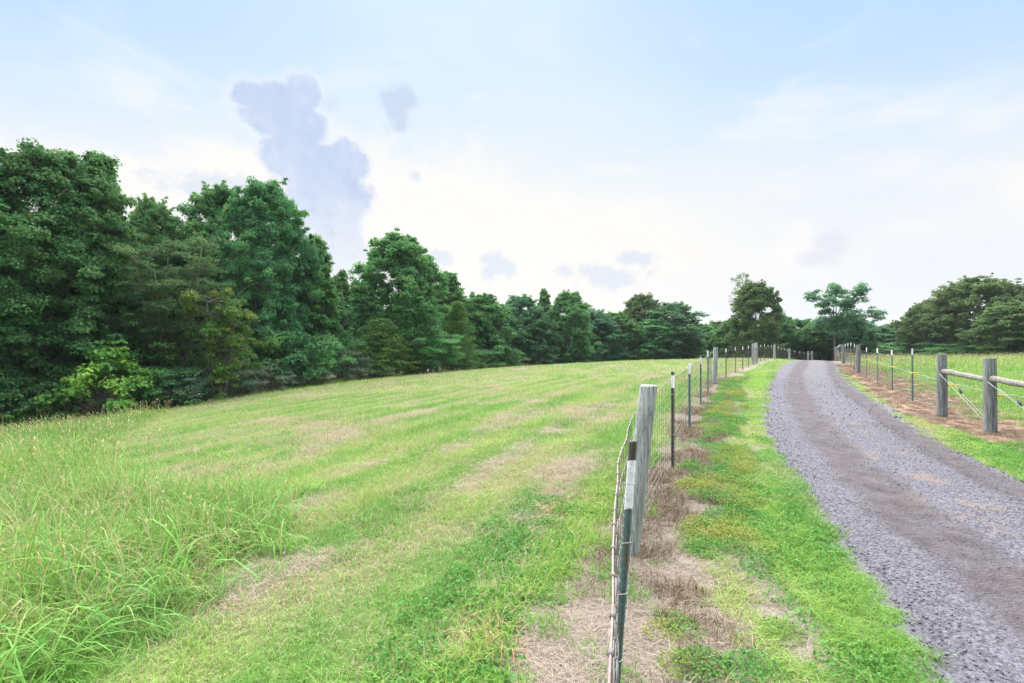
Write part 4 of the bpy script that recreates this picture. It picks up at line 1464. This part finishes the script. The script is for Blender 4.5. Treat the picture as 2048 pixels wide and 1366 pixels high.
# ------------------------------------------------------------------ ground cover (instanced stuff)
def gn_tree():
    ng = bpy.data.node_groups.new('scatter', 'GeometryNodeTree')
    ng.interface.new_socket('Geometry', in_out='INPUT', socket_type='NodeSocketGeometry')
    ng.interface.new_socket('Protos', in_out='INPUT', socket_type='NodeSocketCollection')
    ng.interface.new_socket('Geometry', in_out='OUTPUT', socket_type='NodeSocketGeometry')
    N, L = ng.nodes, ng.links
    gi, go = N.new('NodeGroupInput'), N.new('NodeGroupOutput')
    ci = N.new('GeometryNodeCollectionInfo')
    ci.inputs['Separate Children'].default_value = True
    ci.inputs['Reset Children'].default_value = True
    ip = N.new('GeometryNodeInstanceOnPoints')
    ip.inputs['Pick Instance'].default_value = True
    def na(name, t):
        a = N.new('GeometryNodeInputNamedAttribute')
        a.data_type = t
        a.inputs['Name'].default_value = name
        return a.outputs[0]
    L.new(gi.outputs['Geometry'], ip.inputs['Points'])
    L.new(gi.outputs['Protos'], ci.inputs['Collection'])
    L.new(ci.outputs[0], ip.inputs['Instance'])
    L.new(na('idx', 'INT'), ip.inputs['Instance Index'])
    L.new(na('rot', 'FLOAT_VECTOR'), ip.inputs['Rotation'])
    L.new(na('scl', 'FLOAT_VECTOR'), ip.inputs['Scale'])
    L.new(ip.outputs[0], go.inputs[0])
    return ng


SCAT = gn_tree()
SOCK = [s.identifier for s in SCAT.interface.items_tree if s.name == 'Protos'][0]


def scatter(name, protos, P, rot, scl, dry, hue, label, idx=None, rng=RNG):
    n = len(P)
    me = bpy.data.meshes.new(name)
    me.vertices.add(n)
    me.vertices.foreach_set('co', np.asarray(P, np.float32).ravel())
    def att(k, t, v, f='value'):
        a = me.attributes.new(k, t, 'POINT')
        a.data.foreach_set(f, np.ascontiguousarray(v).ravel())
    att('rot', 'FLOAT_VECTOR', np.asarray(rot, np.float32), 'vector')
    scl = np.asarray(scl, np.float32)
    if scl.ndim == 1:
        scl = np.repeat(scl[:, None], 3, 1)
    att('scl', 'FLOAT_VECTOR', scl, 'vector')
    att('idx', 'INT', (rng.integers(0, len(protos), n) if idx is None else idx).astype(np.int32))
    att('dry', 'FLOAT', np.asarray(dry, np.float32))
    att('hue', 'FLOAT', np.asarray(hue, np.float32))
    c = bpy.data.collections.new(name + '_pieces')
    for q, me_p in enumerate(protos):
        o = bpy.data.objects.new('%s_piece_%02d' % (name, q), me_p)
        c.objects.link(o)
    o = obj(name, me, kind='stuff', label=label, category=name.replace('_', ' '))
    md = o.modifiers.new('scatter', 'NODES')
    md.node_group = SCAT
    md[SOCK] = c
    return o


def blades(name, n, radius, h, hs, w, mat, rng, segs=2, lean=.35, curve=.5, flat=0.0):
    """a patch of grass blades"""
    a = rng.uniform(0, 6.283, n)
    r = radius * np.sqrt(rng.uniform(0, 1, n))
    B = np.c_[r * np.cos(a), r * np.sin(a), np.full(n, -.01)]
    hh = h * np.exp(rng.normal(0, hs, n))
    az = rng.uniform(0, 6.283, n)
    ln = np.abs(rng.normal(0, lean, n))
    cv = np.abs(rng.normal(curve, curve * .5, n))
    ww = w * rng.uniform(.6, 1.3, n)
    D = np.c_[np.cos(az), np.sin(az), np.zeros(n)]
    tw = az + rng.normal(0, .6, n)
    S = np.c_[-np.sin(tw), np.cos(tw), np.zeros(n)]
    t = np.linspace(0, 1, segs + 1)
    rows, hts = [], []
    for k, q in enumerate(t):
        ang = ln + cv * q
        # integrate a bending blade
        out = hh * q * np.sin(np.minimum(ang * (.55 + .45 * q), 2.2))
        up = hh * q * np.cos(np.minimum(ang * (.55 + .45 * q), 2.2))
        if flat:
            up = up * (1 - flat) + .012 + rng.uniform(0, .02, n)
        c = B + D * out[:, None] + np.c_[np.zeros(n), np.zeros(n), up]
        if k < segs:
            f = ww * (1 - .55 * q) * .5
            rows += [c - S * f[:, None], c + S * f[:, None]]
            hts += [np.full(n, q)] * 2
        else:
            rows.append(c); hts.append(np.full(n, 1.0))
    m_ = len(rows)
    V = np.stack(rows, 1).reshape(-1, 3)
    hv = np.stack(hts, 1).reshape(-1)
    b = np.arange(n)[:, None] * m_
    Q = np.concatenate([b + np.array([[2 * k, 2 * k + 1, 2 * k + 3, 2 * k + 2]]) for k in range(segs - 1)]) if segs > 1 else np.zeros((0, 4), int)
    Tt = b + np.array([[2 * (segs - 1), 2 * (segs - 1) + 1, 2 * segs]])
    rb = rng.uniform(0, 1, n)
    rn = np.concatenate([np.tile(rb, segs - 1), rb]) if segs > 1 else rb
    return mesh_from(name, V, [Q, Tt], mat, fattr={'rnd': rn}, vattr={'hgt': hv})


def leafy(name, n, radius, h, leaf, mat, rng, aspect=.7, stems=0):
    """low mat or tuft of small leaves"""
    a = rng.uniform(0, 6.283, n)
    r = radius * np.sqrt(rng.uniform(0, 1, n))
    z = h * (1 - .7 * (r / radius) ** 2) * rng.uniform(.15, 1.0, n) ** .7
    P = np.c_[r * np.cos(a), r * np.sin(a), z]
    N = np.c_[np.cos(a) * .4, np.sin(a) * .4, np.full(n, .8)] + rng.normal(0, .5, (n, 3))
    V, F = leaf_quads(P, N, leaf, rng, aspect, .05)
    hv = np.repeat(np.clip(z / h, 0, 1), 4)
    rn = rng.uniform(0, 1, n)
    return mesh_from(name, V, [F], mat, fattr={'rnd': rn}, vattr={'hgt': hv})


def grid_pts(x0, x1, y0, y1, step, rng):
    gx = np.arange(x0, x1, step); gy = np.arange(y0, y1, step)
    X, Y = np.meshgrid(gx, gy)
    X = X + rng.uniform(-.5, .5, X.shape) * step; Y = Y + rng.uniform(-.5, .5, Y.shape) * step
    return X.ravel(), Y.ravel()


def in_view(x, y, m=1.6):
    return (y > 0) & (np.abs(x) < 1.08 * y + m)


def put_cover(name, protos, x, y, R, keep, smin, smax, label, rng, dz=0.0, dry=None, hue=None, vary=None):
    k = np.nonzero(keep)[0]
    x, y = x[k], y[k]
    n = len(k)
    z = terrain(x, y) + dz
    s = rng.uniform(smin, smax, n)
    if vary is not None:
        s = s * vary[k]
    rot = np.c_[rng.normal(0, .06, n), rng.normal(0, .06, n), rng.uniform(0, 6.283, n)]
    d = R['dry'][k] if dry is None else (dry[k] if isinstance(dry, np.ndarray) else np.full(n, dry))
    h = R['hue'][k] if hue is None else (hue[k] if isinstance(hue, np.ndarray) else np.full(n, hue))
    sc = np.c_[np.sqrt(s), np.sqrt(s), s]
    return scatter(name, protos, np.c_[x, y, z], rot, sc, d, h, label, rng=rng)


g_rng = np.random.default_rng(42)
P_near = [blades('mown_near', 110, .13, .055, .48, .0056, M['mown'], g_rng, 2, .55, .6) for _ in range(6)]
P_mid = [blades('mown_mid', 170, .27, .062, .48, .0095, M['mown'], g_rng, 2, .55, .6) for _ in range(5)]
P_far = [blades('mown_far', 170, .75, .085, .40, .026, M['mown'], g_rng, 1, .5, .5) for _ in range(4)]
P_thatch = [blades('thatch', 80, .20, .12, .45, .0040, M['straw'], g_rng, 2, 1.2, .5, .80) for _ in range(4)]
P_thatch_far = [blades('thatch_far', 70, .5, .22, .4, .014, M['straw'], g_rng, 1, 1.2, .4, .72) for _ in range(3)]
P_lush = [blades('lush', 105, .13, .085, .38, .0060, M['lush'], g_rng, 3, .45, .9) for _ in range(5)]
P_lush_mid = [blades('lush_mid', 170, .28, .080, .38, .0105, M['lush'], g_rng, 2, .5, .8) for _ in range(4)]
P_lush_far = [blades('lush_far', 150, .6, .10, .38, .026, M['lush'], g_rng, 1, .5, .6) for _ in range(3)]
P_tall = [blades('tall_near', 48, .17, .33, .45, .0078, M['tall'], g_rng, 5, .28, 1.1) for _ in range(6)]
P_tallw = [blades('tall_wide', 13, .12, .46, .32, .0150, M['broad'], g_rng, 7, .3, 1.7) for _ in range(4)]
P_tall_mid = [blades('tall_mid', 90, .36, .44, .35, .013, M['tall'], g_rng, 3, .3, .9) for _ in range(4)]
P_tall_far = [blades('tall_far', 110, .8, .45, .35, .035, M['tall'], g_rng, 2, .3, .7) for _ in range(3)]


def seedheads(name, n, radius, h, rng, sz=1.0):
    g = Geo()
    for _ in range(n):
        a, r = rng.uniform(0, 6.28), radius * math.sqrt(rng.uniform())
        b = np.array([r * math.cos(a), r * math.sin(a), 0])
        d = rng.normal(0, .18, 3); d[2] = 1
        hh = h * rng.uniform(.75, 1.25)
        e = b + d * hh
        tip = e + np.array([d[0] * 1.5, d[1] * 1.5, .5]) * .06 * sz
        g.tube(bez(b, (b + e) / 2 + np.array([0, 0, .03]), e, 4), .0013 * sz, 3, False)
        g.tube([e, e * .7 + tip * .3, e * .3 + tip * .7, tip], np.array([.002, .006, .0055, .001]) * sz, 5, False)
    me = g.mesh(name, M['seed'], False)
    a = me.attributes.new('rnd', 'FLOAT', 'FACE')
    a.data.foreach_set('value', rng.uniform(0, 1, len(me.polygons)).astype(np.float32))
    return me


P_seed = [seedheads('seed', 3, .2, .56, g_rng, 1.15) for _ in range(4)]
P_seed_far = [seedheads('seed_far', 7, .6, .55, g_rng, 2.2) for _ in range(3)]

ML = 'short mown grass, green with dry patches, covering the sloping field'
# mown field -------------------------------------------------------
for nm, pr, step, y0, y1, keepf in (('mown_grass', P_near, .12, .9, 8.5, 1), ('mown_grass', P_mid, .24, 8.5, 27, 1), ('mown_grass', P_far, .72, 27, 104, 1)):
    x, y = grid_pts(-1.1 * y1 - 2, 30 if y1 < 30 else 50, y0, y1, step, g_rng)
    k = in_view(x, y)
    x, y = x[k], y[k]
    R = regions(x, y)
    bare = g_rng.uniform(size=len(x)) < np.maximum(R['dirtL'], R['rib']) * .96
    lane = R['lane']
    field = (R['lf'] < 0) & (~R['tall'] | (dist_poly(TALL_POLY + TALL_POLY[:1], x, y) < .8)) & (R['wood'] < -.3) & ~R['strip'] & ~bare
    dz = np.where(R['dirtL'] > .5, -.012, 0)
    tg = 1 + .55 * sstep(.45, .75, fbm(x * .5, y * .5, 131, 3)) - .25 * R['thatch']
    put_cover(nm, pr, x, y, R, field, .75, 1.2, ML, g_rng, vary=tg)
    # greener growth: verge of the drive and the tufts left of the fence's bare strip
    n = fbm(x * .8, y * .8, 141, 3)
    fr = sstep(1.15, .55, -R['lf']) * (R['lf'] < 0) * (y < 9)
    lush = (lane & (R['off'] > -.06 + .30 * (n - .5) + .10 * g_rng.uniform(size=len(x))) & ~bare & (R['soilR'] < .5)) | (field & (g_rng.uniform(size=len(x)) < fr * .8)) | (field & (n > .60) & (g_rng.uniform(size=len(x)) < .28))
    pl = {P_near[0].name: P_lush, P_mid[0].name: P_lush_mid, P_far[0].name: P_lush_far}[pr[0].name]
    va = np.where(lane, .62, 1.0) * (1 + .5 * fr)
    put_cover('lush_grass', pl, x, y, R, lush, .7, 1.25, 'fresh green grass along the gravel drive and in tufts by the fence', g_rng, dry=np.clip(R['dry'] * .75 - .10, 0, 1), vary=va)

# dry thatch left by the mower
for pr, step, y0, y1 in ((P_thatch, .15, 1.0, 16), (P_thatch_far, .5, 16, 70)):
    x, y = grid_pts(-1.1 * y1, 30, y0, y1, step, g_rng)
    k = in_view(x, y)
    x, y = x[k], y[k]
    R = regions(x, y)
    keep = (R['lf'] < -.4) & ~R['tall'] & (R['wood'] < -3) & (g_rng.uniform(size=len(x)) < R['thatch'] * .8)
    put_cover('cut_hay', pr, x, y, R, keep, .7, 1.2, 'pale dry cuttings lying in rows on the mown field', g_rng, dz=.015, dry=.2, hue=.3)

# straw and dead stalks in the bare strips
x, y = grid_pts(-2, 12, .8, 24, .085, g_rng)
k = in_view(x, y); x, y = x[k], y[k]
R = regions(x, y)
keep = g_rng.uniform(size=len(x)) < np.maximum(R['dirtL'], R['rib'] * .9) * .95
put_cover('dead_straw', P_thatch, x, y, R, keep, .4, .9, 'dead straw littering the bare strip under the fence', g_rng, dz=-.006, dry=g_rng.uniform(0, .8, len(x)), hue=.2)

# weeds along the left fence
P_weed_y = [leafy('weed_yellow', 360, .17, .13, .024, M['weed_y'], g_rng, .6) for _ in range(3)]
P_weed_g = [leafy('weed_green', 380, .17, .12, .021, M['weed_g'], g_rng, .75) for _ in range(3)]
P_weed_d = [blades('weed_dead', 170, .15, .10, .4, .0045, M['weed_dead'], g_rng, 2, .7, .7) for _ in range(3)]
P_clover = [leafy('clover', 130, .14, .07, .022, M['weed_g'], g_rng, .9) for _ in range(3)]
x, y = grid_pts(-1.5, 12, .9, 22, .13, g_rng)
k = in_view(x, y); x, y = x[k], y[k]
R = regions(x, y)
band = sstep(.10, .42, R['lf']) * sstep(1.10, .80, R['lf'])
n1 = fbm(x * 2.3, y * 1.7, 151, 3)
n2 = fbm(x * 1.9, y * 1.5, 161, 3)
hit = g_rng.uniform(size=len(x)) < band * .85
put_cover('fence_weeds', P_weed_y, x, y, R, hit & (n1 > .52) & (R['rib'] < .5), .4, 1.0, 'low yellow-green weeds matted along the foot of the fence', g_rng, dry=np.clip(n2 * 1.2 - .5, 0, 1), hue=np.clip((n2 - .42) * 4, 0, 1))
put_cover('fence_weeds', P_weed_g, x, y, R, hit & (n1 > .43) & (n1 <= .56) & (R['rib'] < .5), .5, 1.0, 'low bright green weeds growing between the fence and the verge', g_rng, dry=.05, hue=np.clip((n2 - .4) * 2, 0, 1))
hitd = g_rng.uniform(size=len(x)) < sstep(-.5, -.1, R['lf']) * sstep(.95, .55, R['lf']) * .8
put_cover('dead_weeds', P_weed_d, x, y, R, hitd & (n2 > .46) & (n1 < .56), .45, 1.05, 'brown dead weeds in the bare strip under the fence', g_rng, dry=.1, hue=.2)
hitc = (R['lf'] > .9) & (R['off'] > .05) & (g_rng.uniform(size=len(x)) < .55) & (fbm(x * 1.1, y * 1.1, 171, 3) > .46) & (y < 9)
put_cover('clover', P_clover, x, y, R, hitc, .6, 1.2, 'small clover leaves in the verge beside the gravel', g_rng, dry=.06, hue=.25)
hitl = (R['lf'] < -.70 + .25 * np.clip((y - 1) / 6, 0, 1)) & (R['lf'] > -1.5) & (g_rng.uniform(size=len(x)) < .45) & (y < 6)
put_cover('clover', P_clover, x, y, R, hitl, .7, 1.5, 'small clover leaves in the grass left of the fence', g_rng, dry=.03, hue=.1)

# withered tussocks beside the bare strip
P_orange = [blades('withered', 60, .12, .15, .4, .0055, M['orange_straw'], g_rng, 4, .8, 1.4) for _ in range(3)]
tx, ty = [], []
for px, py, rad, cnt in ((1150, 1020, .16, 8), (1190, 1005, .12, 5), (985, 1260, .06, 4), (1005, 1300, .05, 3)):
    a, b = ground_at(px, py)
    tx += list(a + g_rng.normal(0, rad, cnt)); ty += list(b + g_rng.normal(0, rad, cnt))
x, y = np.array(tx), np.array(ty)
R = regions(x, y)
put_cover('withered_grass', P_orange, x, y, R, np.ones(len(x), bool), .5, .9, 'withered orange-tan grass tussocks at the field side of the fence', g_rng, dry=.3, hue=.3)

# tall grass -------------------------------------------------------
TL = 'tall unmown grass with seed heads sloping down to the wood'
for pr, step, y0, y1 in ((P_tall, .15, .9, 9), (P_tall_mid, .34, 9, 24), (P_tall_far, .85, 24, 80)):
    x, y = grid_pts(-1.1 * y1 - 2, 14, y0, y1, step, g_rng)
    k = in_view(x, y, 2.5); x, y = x[k], y[k]
    R = regions(x, y)
    n = fbm(x * .5, y * .5, 181, 3)
    keep = (R['tall'] | (R['strip'])) & (R['wood'] < .8) & (g_rng.uniform(size=len(x)) < .5 + .5 * sstep(.0, .6, dist_poly(TALL_POLY + TALL_POLY[:1], x, y)) + R['strip'])
    edge = dist_poly(TALL_POLY + TALL_POLY[:1], x, y)
    edge = np.where(R['tall'], edge, 1.0)
    vary = (.62 + 1.0 * n - .35 * R['strip']) * (.55 + .45 * sstep(.05, .7, edge)) + .25 * (g_rng.uniform(size=len(x)) < .08)
    put_cover('tall_grass', pr, x, y, R, keep, .7, 1.15, TL, g_rng, dry=np.clip(R['dry'] * .45 + .05, 0, 1), hue=np.clip(n * 1.6 - .5, 0, 1), vary=vary)
    if y1 < 30:
        kw = R['tall'] & (g_rng.uniform(size=len(x)) < np.where(y < 5.5, .42, .26)) & (fbm(x * .7, y * .7, 191, 2) > .42)
        put_cover('broad_grass', P_tallw, x, y, R, kw, .7, 1.3, 'tussocks of broad arching grass blades standing in the tall grass', g_rng, dry=.08, hue=g_rng.uniform(0, 1, len(x)))
        ks = R['tall'] & (g_rng.uniform(size=len(x)) < .16) & (n > .42)
        put_cover('seed_heads', P_seed if y1 < 10 else P_seed_far, x, y, R, ks, .8, 1.2, 'pale bristly seed heads nodding above the tall grass', g_rng)
    else:
        ks = (R['tall'] | R['strip']) & (g_rng.uniform(size=len(x)) < .5)
        put_cover('seed_heads', P_seed_far, x, y, R, ks, .9, 1.4, 'pale seed heads along the uncut strip by the wood', g_rng)

# meadow beyond the right fence
for pr, step, y0, y1, sc in ((P_tall_mid, .34, 4, 26, .62), (P_tall_far, .8, 26, 82, .75)):
    x, y = grid_pts(8, 1.1 * y1 + 3, y0, y1, step, g_rng)
    k = in_view(x, y, 2.5); x, y = x[k], y[k]
    R = regions(x, y)
    keep = R['meadow'] & (g_rng.uniform(size=len(x)) > R['soilR'] * .92)
    nn_ = fbm(x * .3, y * .3, 201, 3)
    put_cover('meadow_grass', pr, x, y, R, keep, .75 * sc, 1.15 * sc, 'lush meadow grass behind the fence with yellow insulators', g_rng, dry=np.clip(R['dry'] * .3, 0, 1), hue=np.clip(nn_ * 1.3 - .1, 0, 1), vary=sstep(.3, 3.0, R['rf']) * .75 + .35)
    if y1 > 30:
        ks = R['meadow'] & (g_rng.uniform(size=len(x)) < .35)
        put_cover('seed_heads', P_seed_far, x, y, R, ks, .8, 1.2, 'pale seed heads scattered through the meadow', g_rng)
# litter on the soil of the right fence
x, y = grid_pts(7, 26, 4, 34, .2, g_rng)
R = regions(x, y)
keep = in_view(x, y) & (g_rng.uniform(size=len(x)) < R['soilR'] * .75)
put_cover('soil_litter', P_weed_d, x, y, R, keep, .25, .7, 'brown plant litter on the bare red soil along the fence', g_rng, dry=.5, hue=.3)
keep = in_view(x, y) & (g_rng.uniform(size=len(x)) < R['soilR'] * .07) & (R['rf'] > .4)
put_cover('soil_weeds', P_lush_mid, x, y, R, keep, .6, 1.4, 'scattered green weeds on the bare soil behind the timber brace', g_rng, dry=.1, hue=.2)


# gravel ----------------------------------------------------------
def stone_mesh(name, rng):
    import bmesh
    bm = bmesh.new()
    bmesh.ops.create_icosphere(bm, subdivisions=1, radius=1.0)
    cuts = rng.normal(size=(5, 3)); cuts /= np.linalg.norm(cuts, axis=1)[:, None]
    for v in bm.verts:
        p = np.array(v.co) * np.array([1, rng.uniform(.7, 1), .6])
        for c in cuts:
            dd = p @ c - .55
            if dd > 0:
                p = p - c * dd * .8
        p = p * (1 + rng.normal(0, .06))
        v.co = p
    me = bpy.data.meshes.new(name)
    bm.to_mesh(me); bm.free()
    me.materials.append(M['stone'])
    return me


s_rng = np.random.default_rng(77)
P_stone = [stone_mesh('stone', s_rng) for _ in range(7)]
for step, y0, y1, smin, smax in ((.027, 1.2, 5.2, .0045, .0115), (.045, 5.2, 10.5, .006, .014), (.11, 10.5, 24, .012, .024)):
    x, y = grid_pts(0, 20, y0, y1, step, s_rng)
    k = in_view(x, y, .6); x, y = x[k], y[k]
    off, lat = road_off(x, y)
    e = np.abs(lat)
    n = fbm(x * 1.2, y * 1.2, 211, 3)
    n9 = fbm(x * 4, y * 4, 213, 2)
    trk = np.maximum(np.exp(-((lat + .36) / .24) ** 2), np.exp(-((lat - .74) / .17) ** 2))
    pr = (.95 - .82 * trk * sstep(.3, .55, n)) * (e < 1.10) * np.where(off > -.02, .10, 1.0) * sstep(24.5, 17, y)
    keep = (s_rng.uniform(size=len(x)) < pr)
    x, y, lat, e, off = x[keep], y[keep], lat[keep], e[keep], off[keep]
    nn_ = len(x)
    z = np.where(off < .02, road_z(x, y, lat), terrain(x, y))
    z = np.maximum(z, terrain(x, y) - .07 * sstep(-.02, -.30, off))
    s = smin * .7 + (smax * 1.1 - smin * .7) * s_rng.uniform(0, 1, nn_) ** 3.0
    s = s * (1 + .75 * sstep(.65, 1.0, e) * (s_rng.uniform(0, 1, nn_) > .6))
    scatter('gravel_stones', P_stone, np.c_[x, y, z + s * .18], s_rng.uniform(0, 6.28, (nn_, 3)) * np.array([.12, .12, 1]), s, np.zeros(nn_), s_rng.uniform(0, 1, nn_) ** 1.2 * (1 - .55 * np.maximum(np.exp(-((lat + .36) / .24) ** 2), np.exp(-((lat - .74) / .17) ** 2))), 'loose grey stones lying on the gravel drive', rng=s_rng)
# a few pale pebbles in the worn strip
x, y = grid_pts(-1, 8, 1.2, 14, .22, s_rng)
R = regions(x, y)
keep = in_view(x, y) & (s_rng.uniform(size=len(x)) < np.maximum(R['dirtL'], R['rib']) * .28)
x, y = x[keep], y[keep]
s = .006 + .016 * s_rng.uniform(0, 1, len(x)) ** 2
scatter('pebbles', P_stone, np.c_[x, y, terrain(x, y) - .004], s_rng.uniform(0, 6.28, (len(x), 3)) * np.array([.1, .1, 1]), s, np.zeros(len(x)), np.full(len(x), 1.0), 'pale pebbles in the bare strip under the fence', rng=s_rng)
print('objects', len(bpy.data.objects), 'tris', sum(len(m.loop_triangles) or len(m.polygons) * 2 for m in bpy.data.meshes))


# ------------------------------------------------------------------ air: faint evening haze over the whole place
V = np.array([(x, y, z) for z in (-9, 24) for x, y in ((-2300, -2300), (2300, -2300), (2300, 2300), (-2300, 2300))], float)
Q = [(0, 3, 2, 1), (4, 5, 6, 7), (0, 1, 5, 4), (1, 2, 6, 5), (2, 3, 7, 6), (3, 0, 4, 7)]
m, T, out = new_mat('haze')
pv = T.node('ShaderNodeVolumePrincipled')
pv.inputs['Color'].default_value = (.80, .89, 1.0, 1)
pv.inputs['Density'].default_value = 0.00017
T.l.new(pv.outputs[0], out.inputs['Volume'])
obj('haze', mesh_from('haze', V, [np.array(Q)], m), kind='stuff', label='thin pale evening haze in the air over the field')
